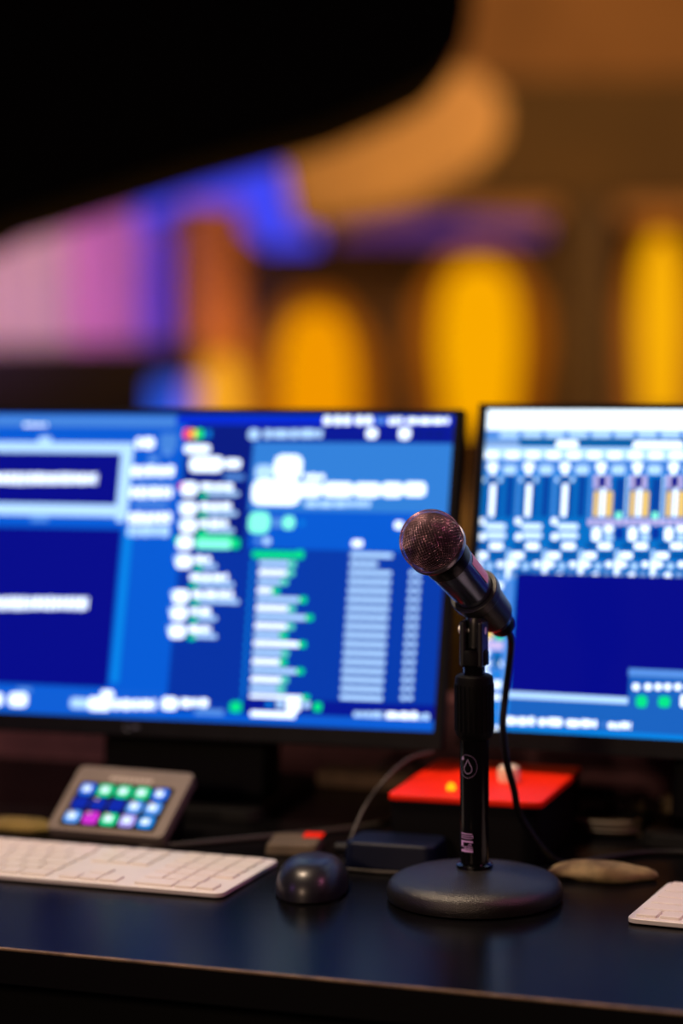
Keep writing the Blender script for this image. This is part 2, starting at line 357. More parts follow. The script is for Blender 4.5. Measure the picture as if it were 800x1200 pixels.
# LEFT_UI / RIGHT_UI are listed below the helpers: x0 y0 x1 y1 in millimetres and a colour key
LEFT_UI = '''
-523.3 285.5 -280 296.8 H;-441.4 279.5 -436.2 288.6 w;-435.1 279.5 -430.3 288.7 w;-429.2 279.9 -420 288.1 w;-418.9 279.5 -415.8 288.4 w;
-505.9 0.3 -266.3 285.5 M;-516.6 195.7 -321.7 269.7 e;-516.7 207.6 -334.3 259.2 n;-516.6 225.4 -513 237.3 w;-511.8 226 -504.8 236.7 w;
-503.7 225.7 -497.2 237.4 w;-496.1 226.2 -490.4 237 w;-489.3 226.1 -482.5 237.7 w;-481.4 225.9 -475.6 237.4 w;-474.5 226.6 -469.6 237.8 w;
-468.4 226.1 -461.7 237.5 w;-460.6 226.8 -453.7 237.6 w;-452.6 226.5 -446 237.8 w;-444.9 226.4 -439.4 237.9 w;-438.3 226.3 -434.2 237.7 w;
-433.1 226.6 -430.1 237.9 w;-429.1 226.7 -423.9 238.1 w;-422.8 226.9 -415.6 238.4 w;-414.5 226.9 -410.8 238.1 w;-409.7 227 -405.4 238.1 w;
-404.3 226.9 -399.1 238 w;-398 227.5 -395 238.7 w;-393.9 227.2 -388.5 238.7 w;-387.3 227 -383.8 238.6 w;-382.8 227.9 -377 238.3 w;
-375.8 227.2 -369.9 238.3 w;-368.8 227.9 -364.8 238.4 w;-363.7 227.9 -359.2 238.5 w;-358.1 227.6 -356.9 239.1 w;-423.5 268.9 -409.8 274.9 e;
-423.3 189.7 -405.1 195.7 h;-333.2 190.5 -324.3 200.6 e;-501.8 28.7 -326.4 183.6 n;-502.2 99.2 -497.4 112.3 w;-496.2 99.1 -489.1 112.4 w;
-488.1 99.9 -485.1 112.7 w;-484 99.5 -479.6 112.7 w;-478.5 99.8 -471.3 112.8 w;-470.2 99.9 -467.2 113.3 w;-466.1 100 -460.3 113.3 w;
-459.2 101 -454.3 113.4 w;-453.2 100.9 -449.9 113.3 w;-448.7 100.8 -444.2 113.1 w;-443.1 100.6 -439.3 113.7 w;-438.2 101.5 -433.6 114 w;
-432.5 100.9 -426.1 114 w;-425 101.3 -421.1 114.4 w;-420 101.4 -416.3 114 w;-415.2 101.8 -412.3 114.1 w;-411.2 102.3 -404.1 114.7 w;
-403 102.4 -397.4 114.6 w;-396.4 102.1 -391.5 115.3 w;-390.4 102.9 -383.8 114.8 w;-382.8 103 -378.6 115.2 w;-377.5 103 -372 115.2 w;
-370.9 102.9 -365.4 115.5 w;-364.3 103 -357.5 115.5 w;-356.5 103.6 -354.3 115.7 w;-323.3 33.9 -314.9 185.4 c;-319.8 263.9 -314.1 275 w;
-313 263.9 -300.4 275.3 w;-294.9 262.4 -277.2 279.4 H;-290.3 257.3 -281.5 262.4 h;-304.9 250.3 -295.1 257.1 h;-321.6 235.8 -312.6 246.8 w;
-311.5 235.7 -307.2 246.9 w;-306.2 236.5 -296.5 247.6 w;-295.4 236.4 -286.3 247.1 w;-285.2 236.7 -277.3 247.8 w;-321.1 215 -314.7 225.5 w;
-313.6 214.5 -306.4 225.9 w;-305.4 215 -300.9 226 w;-299.8 214.9 -290.2 226.1 w;-289.2 215.3 -282.7 226.1 w;-281.6 215.7 -277.3 226.1 w;
-320.5 189.3 -315.7 200.3 w;-314.6 189.3 -305.5 200.7 w;-304.4 189.4 -297.1 200.3 w;-296.1 190.2 -291.1 200.7 w;-290.1 190.3 -282.7 201 w;
-281.6 190.4 -276.4 201.4 w;-320.2 177 -314.7 187.9 e;-313.6 176.6 -306.7 187.6 e;-305.7 176.8 -296 188.3 e;-295 177.3 -287.7 188.3 e;
-286.6 177.1 -276.8 188.2 e;-317.8 229.1 -279.6 232.5 h;-316.6 207.1 -281.2 211.3 h;-491 0 -264.1 26.4 H2;-427.6 6.6 -407.9 19.8 w;
-419.6 20.1 -405.2 25.1 h;-454.8 6.3 -434 18.8 w;-362.9 7.5 -344.3 17.4 e;-344.3 6 -320.5 19.1 w;-332 18.6 -318.8 26 w;-318.7 7.9 -311.1 17.7 w;
-310.1 8 -299.6 18.1 w;-298.5 8.6 -291.5 18.2 w;-290.5 9.2 -279.6 18.5 w;-278.6 9.3 -275.2 19.2 w;-264.5 9.3 0 289 B;-267.7 164.8 -199.5 288.3 d1;
-262.1 17.1 -191.3 164.7 d2;-278.3 289 0 298.2 b0;-270.8 274.5 -263.7 283.8 r;-263.7 274.5 -258.4 283.9 y;-258.4 274.6 -250.5 283.9 g;
-247.9 275.5 -242.6 283.2 c;-268.6 260.1 -242.1 268.6 w;-261.9 241.7 -227.7 256.9 w;-225.9 245.4 -209.4 254.6 w;-224.8 234.5 -204.8 239.5 h;
-268.4 217.8 -251.7 231.3 w;-270.5 224.4 -266.9 230.3 r;-249.3 223.9 -235.2 230.3 w;-234.1 224 -225.2 230.2 w;-224.2 223.6 -215.4 230.7 w;
-241.7 218.4 -208.6 222.5 e;-248.5 216.4 -240.6 220.6 G;-267.5 198.5 -250.8 211.9 w;-269.6 205.1 -266 210.9 e;-248.4 204.4 -235.5 211.1 w;
-234.5 204.1 -227.1 211.5 w;-226 204.9 -215.5 211.6 w;-240.8 199.1 -208.6 203.3 e;-247.7 197.1 -239.8 201.3 G;-266 181.7 -249.3 195.1 w;
-268 188.3 -264.5 194.1 e;-246.9 187.3 -237.4 194.1 w;-236.4 187.6 -224.8 194.7 w;-223.8 188 -217.5 194.8 w;-239.3 182.4 -210.6 186.5 e;
-246.1 180.4 -238.3 184.5 G;-267.9 165 -251.3 178.3 w;-270 171.5 -266.4 177.3 g;-249.2 175.6 -210.9 179.8 G;-248.6 166.4 -212.1 175.6 gw;
-213 166.9 -203.5 176.9 G;-267.1 146.6 -250.5 159.9 w;-269.1 153.1 -265.6 158.9 e;-248.1 152 -239 159.2 w;-238 152.9 -231.7 158.9 w;
-240.5 147.2 -224.9 151.4 e;-247.3 145.3 -239.5 149.5 G;-251.7 135.3 -238.6 141.3 w;-237.6 135.2 -230 141.7 w;-228.9 135.7 -217.8 141.7 w;
-216.8 135.8 -212.9 142.6 w;-244.1 130 -206.1 134.2 e;-251 127.8 -243.1 131.9 G;-267.4 112.5 -250.9 125.8 w;-269.5 118.9 -266 124.7 e;
-248.4 118.5 -236.5 124.8 w;-235.4 119.1 -222.2 125.5 w;-221.1 119.4 -211.5 125.6 w;-210.4 119.1 -206.2 126.1 w;-240.9 113.6 -199.5 117.8 e;
-247.7 111.3 -239.9 115.4 G;-267.6 96 -251.1 109.2 w;-269.7 102.3 -266.2 108.1 e;-248.7 102.2 -239.7 108.3 w;-238.6 102.1 -227.2 108.8 w;
-241.1 96.8 -220.4 101 e;-247.9 94.8 -240.1 98.9 G;-267.8 78.6 -251.2 91.8 w;-269.8 85 -266.3 90.7 e;-248.8 84.5 -235.7 91.3 w;
-234.6 84.9 -228.3 91.7 w;-227.3 84.9 -225.7 91.5 w;-241.3 79.6 -218.9 83.7 e;-248.1 77.5 -240.3 81.6 G;-269.1 9.7 -252.7 21.9 w;
-250.1 13 -238.1 21.3 w;-237.1 14.1 -231.4 21.4 w;-230.4 13.8 -221.9 22 w;-234.7 6.5 -205.6 12.2 h;-200.1 10.1 -188.2 20.5 G;
-203.3 272.6 -1.3 289.2 d0;-197.8 204.7 -0.9 271.7 Ml;-194.2 167.8 0 204.7 M;-204.1 274.2 -192.8 284.3 e;-188.5 275.4 -180.3 284.2 e;
-179.3 275.9 -163 283.8 e;-162 275.7 -153.3 284.4 e;-152.3 276.2 -136 284.6 e;-135 276.4 -129.2 284.4 e;-85.8 276.1 -74.8 286 w;
-53.8 275.5 -42.1 287.1 w;-36.2 277.3 -31.2 284.7 d1;-26.2 277.4 -21.2 284.8 d1;-16.2 277.4 -11.2 284.9 d1;-129.3 289.1 -121.6 297.9 w;
-119 289.1 -111.3 297.9 w;-109.6 289.2 -102 298 w;-97.7 289.3 -90.1 298.1 w;-88.4 289.3 -80.8 298.1 w;-77.4 291.1 -67.3 296.1 h;
-64.7 289.6 -60.5 296.5 w;-59.5 289.8 -56 297 w;-55 290.4 -51.4 297 w;-50.4 290.2 -49.8 296.3 w;-47.1 290.8 -36 296.6 w;-35 290.6 -22.8 296.6 w;
-21.8 290.7 -11.1 296.7 w;-10.1 291 -5.6 297.2 w;-175.3 235.2 -147 259.4 w;-193.9 234.9 -175.8 249.1 e;-195.7 210 -146.7 235 w;
-148.6 218.2 -125.6 232.9 w;-124.6 218.8 -94.8 233.2 w;-93.8 219.2 -67.6 233.1 w;-66.6 219.4 -45.8 233.8 w;-44.9 220.5 -23.4 234.4 w;
-144.5 235.3 -140.1 241.1 w;-139.1 235.2 -131.1 241.2 w;-130 235 -123.9 240.9 w;-141.5 208.7 -128.5 214.8 e;-127.5 208.7 -113.7 215.1 e;
-112.7 209.1 -99.6 215.4 e;-98.6 209.6 -91.7 215.7 e;-90.6 209.7 -82.1 215.8 e;-81.1 209.6 -76.6 216.5 e;-196.6 182.3 -175.1 203.1 gw;
-172.5 188.5 -163.9 197.6 h;-162.2 187.1 -150.3 199.5 gw;-145.1 190.6 -140.9 195.6 c;-51.5 189.2 -43.2 196.5 w;-188.2 172.4 -182.2 177.4 h;
-180.4 171.7 -172.7 178.4 e;-92 171.2 -81.1 177.8 w;-190.5 158.7 -147.7 165.3 G;-147.7 158.5 -138.4 166.7 G;-92.8 161.4 -51.1 166 e;
-182.7 150.9 -152.3 155.9 e;-153.1 150.1 -145.4 156.3 g2;-191.2 149.6 -187.7 154.5 c;-92.8 152.7 -65.2 157.3 e;-182.6 142.3 -153.4 147.2 w;
-154.2 141.5 -146.5 147.7 g2;-191.1 140.9 -187.6 145.9 c;-92.7 144.4 -51.1 148.9 e;-33.7 145.4 -28.6 150 e;-27.1 145.6 -22 150.1 e;
-182.5 133.6 -158.8 138.6 e;-159.6 132.8 -151.9 139 g2;-191 132.3 -187.6 137.3 c;-92.7 135.9 -51.1 140.5 e;-33.7 137 -28.6 141.5 e;
-27.2 137.2 -22.1 141.7 e;-182.4 125 -166.7 129.9 w;-167.5 124 -159.8 130.2 G;-190.9 123.7 -187.5 128.7 c;-92.7 127.4 -51.1 132 e;
-33.8 128.5 -28.7 133.1 e;-27.2 128.7 -22.1 133.2 e;-182.3 116.8 -138.9 121.7 e;-139.7 116.3 -132.1 122.4 G;-190.8 115.1 -187.4 120.1 c;
-92.7 119 -51.1 123.5 e;-33.8 120.1 -28.7 124.6 e;-27.2 120.3 -22.1 124.8 e;-182.2 108.1 -149.4 113 w;-150.2 107.4 -142.6 113.5 g2;
-190.7 106.6 -187.3 111.5 c;-92.6 110.5 -51.1 115 e;-33.8 111.7 -28.7 116.2 e;-27.2 111.9 -22.1 116.4 e;-182.1 99.8 -131.1 104.7 e;
-131.9 99.5 -124.3 105.5 G;-190.6 98 -187.2 102.9 c;-92.6 102.1 -51.1 106.6 e;-33.8 103.3 -28.7 107.8 e;-27.2 103.5 -22.1 108 e;-182 91 -149.1 95.9 w;
-149.9 90.4 -142.3 96.5 g2;-190.5 89.4 -187.1 94.3 c;-92.6 93.6 -51.1 98.1 e;-33.8 94.9 -28.7 99.4 e;-27.3 95.1 -22.2 99.6 e;
-181.9 82.4 -155.3 87.3 e;-156.1 81.7 -148.4 87.8 G;-190.4 80.9 -187 85.8 c;-92.6 85.2 -51.1 89.7 e;-33.8 86.5 -28.7 91 e;-27.3 86.8 -22.2 91.2 e;
-181.9 74.2 -136.1 79.1 w;-136.9 73.9 -129.3 79.9 G;-190.3 72.4 -186.9 77.3 c;-92.5 76.8 -51.1 81.3 e;-33.8 78.2 -28.8 82.7 e;-27.3 78.4 -22.2 82.9 e;
-181.8 65.4 -152.4 70.3 e;-153.2 64.8 -145.6 70.9 g2;-190.2 63.9 -186.8 68.7 c;-92.5 68.4 -51.1 72.9 e;-33.9 69.8 -28.8 74.3 e;
-27.3 70.1 -22.2 74.5 e;-181.7 56.9 -153.5 61.8 w;-154.3 56.3 -146.7 62.4 G;-190.1 55.4 -186.7 60.2 c;-92.5 60 -51.1 64.5 e;-33.9 61.5 -28.8 65.9 e;
-27.3 61.7 -22.3 66.2 e;-181.6 48.8 -136.1 53.6 e;-136.9 48.5 -129.4 54.5 G;-190 46.9 -186.6 51.7 c;-92.5 51.7 -51.1 56.1 e;-33.9 53.2 -28.8 57.6 e;
-27.3 53.4 -22.3 57.8 e;-181.5 40 -150.7 44.9 w;-151.5 39.5 -143.9 45.6 g2;-189.9 38.4 -186.5 43.2 c;-92.4 43.3 -51.1 47.8 e;-33.9 44.8 -28.8 49.3 e;
-27.4 45.1 -22.3 49.5 e;-181.4 31.5 -153.5 36.4 e;-154.3 31 -146.7 37 g2;-189.8 29.9 -186.4 34.8 c;-92.4 34.9 -51.1 39.4 e;-33.9 36.5 -28.9 41 e;
-27.4 36.8 -22.3 41.2 e;-181.3 23.6 -128.6 28.4 w;-129.4 23.6 -121.8 29.6 G;-189.7 21.5 -186.3 26.3 c;-92.4 26.6 -51.1 31.1 e;-33.9 28.2 -28.9 32.7 e;
-27.4 28.5 -22.3 32.9 e;-187.1 9.7 0 24.8 d0;-163.8 16.2 -158.8 21.9 c;-153.7 15.9 -147 23.1 e;-144.4 12.4 -130.1 26 w;-127.7 17 -121 23.4 e;
-117.5 14.2 -109.2 23 G;-179.1 6.8 -134.5 12.4 w;-77.8 7.6 -73 15.9 e;-72.1 7.8 -67 16.1 e;-66 8.2 -60.8 16.4 e;-59.8 8.4 -51.8 16.7 e;
-50.8 8.5 -49.2 17.1 e;-46.6 8.6 -34.9 16.9 w;-33.9 9.4 -24.1 17.3 w;-23.2 9.6 -16.6 17.9 w;-15.5 9.6 -12.3 16.1 e;-11.3 9.9 -5.2 16.9 e;
-130.6 3.5 0 10.7 H2;'''
RIGHT_UI = '''
0.9 130.5 514.3 299 c;0 143.9 515.8 197.3 q;0 279.8 531 299 w;0 272.1 531 279.8 h;13.5 272.3 32.1 278 e;36.4 272.4 54.8 278.1 e;59 272.5 77.3 278.1 e;
81.5 272.6 99.6 278.2 e;103.8 272.7 121.8 278.3 e;125.9 272.9 143.7 278.4 e;147.8 273 165.5 278.5 e;169.5 273.1 187.1 278.6 e;
191.1 273.2 208.6 278.6 e;212.5 273.3 229.8 278.7 e;233.7 273.4 250.9 278.8 e;254.8 273.5 271.9 278.9 e;275.7 273.6 292.6 279 e;
296.5 273.7 313.2 279 e;317 273.8 333.7 279.1 e;337.5 273.9 354 279.2 e;357.7 274 374.1 279.3 e;377.8 274.1 394.1 279.3 e;397.8 274.2 413.9 279.4 e;
417.6 274.2 433.6 279.5 e;437.2 274.3 453.1 279.6 e;456.7 274.4 472.5 279.6 e;476.1 274.5 491.7 279.7 e;495.3 274.6 510.8 279.8 e;
514.3 274.7 529.8 279.9 e;0 261.8 33.6 270.7 h2;33.5 264.5 531 272.2 M2;69.6 262.2 91.1 270.2 w;143.5 261.2 190.9 269.9 w;0 252.1 531 263.6 e;
0.4 252 14 259.3 w;20.8 252.2 34.3 259.4 w;41 252.4 54.4 259.6 w;61.1 252.5 74.4 259.7 w;81 252.7 94.2 259.9 w;100.8 252.9 113.9 260 w;
120.5 253 133.5 260.1 w;140 253.2 152.9 260.3 w;159.4 253.4 172.2 260.4 w;178.6 253.5 191.4 260.6 w;197.7 253.7 210.4 260.7 w;
216.7 253.8 229.2 260.8 w;235.5 254 248 261 w;254.2 254.2 266.6 261.1 w;272.8 254.3 285.1 261.2 w;291.2 254.5 303.5 261.4 w;309.6 254.6 321.7 261.5 w;
327.7 254.8 339.8 261.6 w;345.8 254.9 357.8 261.7 w;363.8 255.1 375.6 261.9 w;381.6 255.2 393.4 262 w;399.3 255.4 411 262.1 w;
416.9 255.5 428.5 262.3 w;434.3 255.7 445.9 262.4 w;451.7 255.8 463.2 262.5 w;468.9 256 480.3 262.6 w;486 256.1 497.3 262.7 w;503 256.2 514.3 262.9 w;
519.9 256.4 531 263 w;0 240.7 531 252.1 H;3.7 240.7 13.9 248.8 w;6.6 236.7 11.7 240.7 w;19.1 237.7 32.6 246.5 e;0.5 195.8 34.3 236.8 q;
34.4 193 36.9 237 h;0.2 230.2 3.6 235 e;13.8 230.3 18.9 235.2 e;4.7 197.3 14.9 235.9 q2;7.9 197.3 13 228.6 w;23.3 197.6 30.9 236.9 d3;
15.1 197.4 18.5 228.7 d3;4.9 185.8 25.2 191.4 e2;6.3 177.4 25.8 183 e2;0 175.5 5.6 181.9 w;0 189.9 4.6 196.3 w;0 167.5 8.7 173.1 q2;
10.4 167 23.9 173.4 w;0 157.8 9.3 164.2 w;11.8 159.1 27 163.8 q2;27.8 130.7 31.2 167.2 e;0 149.8 4 155.4 w;0 139.3 2.1 144.9 h2;8.3 148.5 15 154.1 e;
6.3 139.6 13.1 145.2 w;19.2 150.4 25.9 155.9 w;17.3 139.9 24 145.5 h2;28.7 140.2 32.9 158.5 w;39.5 241.1 49.6 249.1 w;42.4 237.1 47.4 241.1 w;
54.8 238.1 68.1 246.9 e;36.3 196.5 69.7 237.2 q;69.8 193.7 72.3 237.4 h;36.1 230.6 39.5 235.4 e;49.5 230.8 54.5 235.6 e;40.5 198 50.5 236.3 q2;
43.7 198 48.7 229.1 w;58.9 198.3 66.3 237.3 d3;50.8 198.1 54.1 229.2 d3;40.6 186.5 60.7 192 e2;42 178.1 61.2 183.7 e2;35.4 176.3 41.3 182.6 w;
34.5 190.6 40.3 197 w;34.3 168.3 44.3 173.9 q2;46 167.8 59.3 174.2 w;32.4 158.7 44.9 165.1 w;47.4 159.9 62.4 164.7 q2;63.2 131.8 66.5 168.1 e;
32.9 150.7 39.6 156.3 w;31.1 140.3 37.8 145.9 h2;43.9 149.4 50.6 155 e;42 140.6 48.6 146.2 w;54.6 151.3 61.3 156.8 w;52.8 141 59.4 146.5 h2;
64 141.3 68.2 159.4 w;74.9 241.5 84.8 249.4 w;77.8 237.5 82.7 241.5 w;90 238.5 103.1 247.2 e;71.7 197.1 104.7 237.6 q;104.8 194.3 107.2 237.8 h;
71.5 231 74.8 235.8 e;84.7 231.2 89.7 236 e;75.8 198.6 85.7 236.7 q2;78.9 198.6 83.9 229.5 w;93.9 198.9 101.3 237.7 d3;86 198.7 89.3 229.6 d3;
75.9 187.2 95.7 192.7 e2;77.3 178.9 96.2 184.4 e2;70.7 177 76.5 183.4 w;69.8 191.3 75.6 197.6 w;69.6 169.1 79.5 174.7 q2;81.2 168.7 94.3 175 w;
67.7 159.6 80.1 165.9 w;82.6 160.8 97.3 165.5 q2;98.1 132.8 101.4 168.9 e;68.2 151.7 74.8 157.2 w;66.4 141.3 73 146.9 h2;79.1 150.4 85.6 155.9 e;
77.1 141.6 83.7 147.2 w;89.7 152.2 96.2 157.7 w;87.8 142 94.4 147.5 h2;98.9 142.2 103 160.3 w;109.8 241.8 119.6 249.8 w;112.6 237.9 117.6 241.8 w;
124.7 238.9 137.7 247.5 e;106.6 197.8 139.2 238 q;139.3 195 141.7 238.2 e;108 232.3 112.9 237.8 l;108.4 226 113.3 231.5 l;119.5 232.4 124.4 238 l;
119.8 226.1 124.7 231.6 l;113.2 225.3 119.7 237.1 n;109.5 199.2 114.4 223.6 Y;120.9 199.4 127.4 223.8 Y;115.9 199.3 120 226.1 w;
129.5 198.8 138.4 235.7 d3;131.3 198 136.9 204.3 gw;104.8 191.2 110.1 197.5 l;111.7 191.3 117 197.6 l;118.7 191.4 123.9 197.7 l;
125.6 191.6 130.8 197.9 l;132.5 191.7 137.7 198 l;109.5 177.1 117.7 189.7 w;120.7 185.2 129.6 191.5 w;121.1 177.4 130.1 183.7 e;
131.4 179.2 139.5 190.1 d2;104.5 170 114.3 175.5 q2;115.9 169.5 128.9 175.7 w;102.6 160.5 114.8 166.8 w;117.3 161.7 131.9 166.4 q2;
132.6 133.9 135.8 169.7 e;103.1 152.6 109.6 158.1 w;101.3 142.3 107.8 147.8 h2;113.8 151.3 120.3 156.8 e;111.9 142.6 118.4 148.1 w;
124.2 153.2 130.7 158.6 w;122.4 142.9 128.9 148.4 h2;133.4 143.2 137.4 161.2 w;144.3 242.2 154 250.1 w;147.1 238.3 151.9 242.2 w;
159 239.2 171.8 247.9 e;141.1 198.4 173.3 238.3 q;173.3 195.6 175.7 238.5 e;142.5 232.7 147.4 238.2 l;142.9 226.4 147.7 231.9 l;
153.8 232.9 158.7 238.3 l;154.2 226.6 159 232.1 l;147.6 225.7 154.1 237.5 n;143.9 199.8 148.8 224.1 Y;155.2 200 161.6 224.2 Y;
150.3 199.9 154.3 226.5 w;163.7 199.4 172.5 236.1 d3;165.4 198.6 171 204.8 gw;139.3 191.9 144.5 198.1 l;146.1 192 151.3 198.2 l;
153 192.1 158.2 198.4 l;159.8 192.3 165 198.5 l;166.6 192.4 171.8 198.6 l;143.9 177.9 152 190.4 w;154.9 186 163.7 192.2 w;155.4 178.2 164.2 184.4 e;
165.6 179.9 173.5 190.8 d2;138.9 170.8 148.6 176.2 q2;150.2 170.3 163 176.5 w;137 161.4 149.1 167.6 w;151.5 162.6 165.9 167.2 q2;
166.6 134.9 169.8 170.5 e;137.5 153.5 144 159 w;135.7 143.3 142.1 148.8 h2;148.1 152.2 154.5 157.7 e;146.2 143.6 152.6 149.1 w;
158.4 154.1 164.8 159.5 w;156.6 143.9 163 149.3 h2;167.4 144.2 171.4 162 w;178.4 242.6 188 250.4 w;181.1 238.7 185.9 242.6 w;
192.9 239.6 205.6 248.2 e;175.2 199.1 206.9 238.7 q;207 196.3 209.4 238.9 e;176.6 233.1 181.4 238.6 l;177 226.9 181.7 232.3 l;
187.8 233.3 192.5 238.7 l;188.1 227 192.9 232.5 l;181.6 226.2 188 237.9 n;177.9 200.4 182.7 224.5 Y;189.1 200.6 195.4 224.7 Y;184.2 200.5 188.2 227 w;
197.5 200 206.2 236.5 d3;199.1 199.2 204.7 205.4 gw;173.3 192.5 178.5 198.7 l;180.1 192.7 185.2 198.9 l;186.8 192.8 192 199 l;
193.6 192.9 198.7 199.1 l;200.3 193.1 205.4 199.2 l;177.9 178.7 185.8 191.1 w;188.8 186.7 197.5 192.9 w;189.2 178.9 197.9 185.1 e;
199.3 180.7 207.1 191.5 d2;172.9 171.6 182.5 177 q2;184.1 171.1 196.7 177.3 w;171 162.2 183 168.4 w;185.3 163.4 199.6 168 q2;
200.3 135.9 203.4 171.3 e;171.5 154.4 177.9 159.8 w;169.7 144.3 176.1 149.7 h2;181.9 153.1 188.3 158.6 e;180 144.6 186.4 150 w;
192.1 155 198.5 160.4 w;190.3 144.9 196.6 150.3 h2;201 145.2 205 162.9 w;212 242.9 221.5 250.7 w;214.7 239 219.4 242.9 w;226.3 240 238.9 248.5 e;
208.8 199.7 240.2 239.1 q;240.2 196.9 242.6 239.3 e;210.2 233.5 215 239 l;210.6 227.3 215.3 232.8 l;221.3 233.7 226 239.1 l;221.6 227.5 226.3 232.9 l;
215.2 226.6 221.5 238.3 n;211.5 201 216.2 225 Y;222.5 201.2 228.8 225.2 Y;217.7 201.1 221.7 227.4 w;230.8 200.6 239.4 236.9 d3;
232.5 199.8 237.9 206 gw;206.9 193.2 212 199.4 l;213.6 193.3 218.7 199.5 l;220.3 193.4 225.4 199.6 l;226.9 193.6 232 199.7 l;
233.6 193.7 238.6 199.9 l;211.4 179.4 219.3 191.7 w;222.2 187.3 230.8 193.5 w;222.6 179.7 231.2 185.8 e;232.5 181.4 240.3 192.2 d2;
206.5 172.4 215.9 177.8 q2;217.5 171.9 230 178 w;204.6 163.1 216.4 169.2 w;218.8 164.2 232.8 168.8 q2;233.5 136.9 236.6 172.1 e;
205.1 155.3 211.4 160.7 w;203.3 145.2 209.5 150.6 h2;215.4 154 221.6 159.4 e;213.5 145.5 219.7 150.9 w;225.4 155.9 231.7 161.2 w;
223.6 145.8 229.9 151.2 h2;234.2 146.1 238.1 163.7 w;245.3 243.3 254.6 251 w;247.9 239.4 252.6 243.3 w;259.4 240.3 271.8 248.8 e;
242 200.3 273 239.5 q;273.1 197.5 275.4 239.7 e;243.5 233.9 248.1 239.3 l;243.8 227.8 248.5 233.2 l;254.4 234.1 259 239.5 l;254.7 227.9 259.3 233.3 l;
248.3 227.1 254.6 238.6 n;244.7 201.6 249.3 225.5 Y;255.5 201.8 261.7 225.6 Y;250.8 201.7 254.7 227.9 w;263.8 201.2 272.3 237.3 d3;
265.4 200.5 270.7 206.6 gw;240.1 193.8 245.2 200 l;246.7 194 251.8 200.1 l;253.3 194.1 258.3 200.2 l;259.9 194.2 264.9 200.3 l;
266.4 194.4 271.4 200.5 l;244.6 180.1 252.3 192.4 w;255.2 188 263.7 194.2 w;255.6 180.4 264.1 186.5 e;265.4 182.1 273.1 192.8 d2;
239.7 173.1 249 178.5 q2;250.5 172.7 262.9 178.8 w;237.8 163.9 249.4 170 w;251.8 165.1 265.6 169.6 q2;266.3 137.9 269.3 172.9 e;
238.2 156.2 244.4 161.6 w;236.4 146.2 242.6 151.5 h2;248.4 154.9 254.6 160.3 e;246.5 146.5 252.7 151.8 w;258.4 156.7 264.5 162.1 w;
256.6 146.8 262.7 152.1 h2;267 147 270.9 164.5 w;278.1 243.6 287.3 251.3 w;280.7 239.8 285.3 243.6 w;292 240.7 304.2 249.1 e;
274.8 200.9 305.4 239.8 q;305.5 198.1 307.8 240 e;276.3 234.3 280.9 239.7 l;276.6 228.2 281.2 233.6 l;287 234.5 291.6 239.8 l;
287.3 228.4 291.9 233.7 l;281.1 227.5 287.2 239 n;277.5 202.2 282.1 225.9 Y;288.2 202.4 294.3 226.1 Y;283.5 202.3 287.4 228.3 w;
296.3 201.8 304.7 237.7 d3;297.8 201.1 303.2 207.1 gw;272.9 194.5 277.9 200.6 l;279.4 194.6 284.4 200.7 l;285.9 194.7 290.9 200.8 l;
292.4 194.9 297.4 200.9 l;298.9 195 303.9 201.1 l;277.3 180.9 284.9 193.1 w;287.8 188.7 296.2 194.8 w;288.1 181.1 296.5 187.2 e;
297.9 182.8 305.5 193.5 d2;272.4 173.9 281.6 179.2 q2;283.2 173.4 295.4 179.5 w;270.6 164.7 282.1 170.8 w;284.4 165.9 298.1 170.4 q2;
298.7 138.9 301.7 173.7 e;271 157.1 277.1 162.4 w;269.2 147.1 275.3 152.4 h2;281 155.8 287.1 161.1 e;279.1 147.4 285.2 152.7 w;
290.9 157.6 296.9 162.9 w;289.1 147.7 295.2 153 h2;299.4 148 303.2 165.4 w;310.5 243.9 319.6 251.6 w;313.1 240.1 317.6 243.9 w;
324.3 241.1 336.3 249.4 e;307.2 201.5 337.5 240.2 q;337.5 198.8 339.8 240.4 e;308.7 234.7 313.3 240.1 l;309 228.6 313.6 234 l;
319.3 234.9 323.9 240.2 l;319.6 228.8 324.2 234.1 l;313.5 228 319.5 239.4 n;309.8 202.8 314.4 226.4 Y;320.4 203 326.5 226.5 Y;
315.8 202.9 319.6 228.7 w;328.5 202.4 336.7 238 d3;330 201.7 335.2 207.7 gw;305.3 195.1 310.2 201.2 l;311.7 195.2 316.7 201.3 l;
318.2 195.4 323.1 201.4 l;324.6 195.5 329.5 201.5 l;331 195.6 335.9 201.7 l;309.6 181.6 317.2 193.7 w;320 189.4 328.3 195.4 w;
320.3 181.8 328.6 187.9 e;329.9 183.5 337.5 194.1 d2;304.8 174.7 313.9 180 q2;315.4 174.2 327.5 180.2 w;302.9 165.6 314.3 171.6 w;
316.6 166.7 330.1 171.2 q2;330.7 139.8 333.7 174.4 e;303.3 157.9 309.4 163.2 w;301.5 148.1 307.6 153.3 h2;313.2 156.7 319.3 162 e;
311.4 148.3 317.4 153.6 w;323 158.5 329 163.7 w;321.2 148.6 327.2 153.9 h2;331.4 148.9 335.2 166.2 w;342.5 244.3 351.5 251.8 w;
345 240.5 349.5 244.3 w;356.1 241.4 368 249.7 e;339.3 202.1 369.1 240.5 q;369.2 199.4 371.4 240.7 e;340.7 235.1 345.2 240.4 l;341 229.1 345.5 234.4 l;
351.2 235.3 355.7 240.5 l;351.5 229.2 356 234.5 l;345.4 228.4 351.4 239.7 n;341.8 203.4 346.3 226.8 Y;352.3 203.6 358.2 227 Y;
347.7 203.5 351.5 229.1 w;360.2 203 368.4 238.4 d3;361.7 202.2 366.9 208.3 gw;337.3 195.7 342.2 201.8 l;343.7 195.9 348.5 201.9 l;350 196 354.9 202 l;
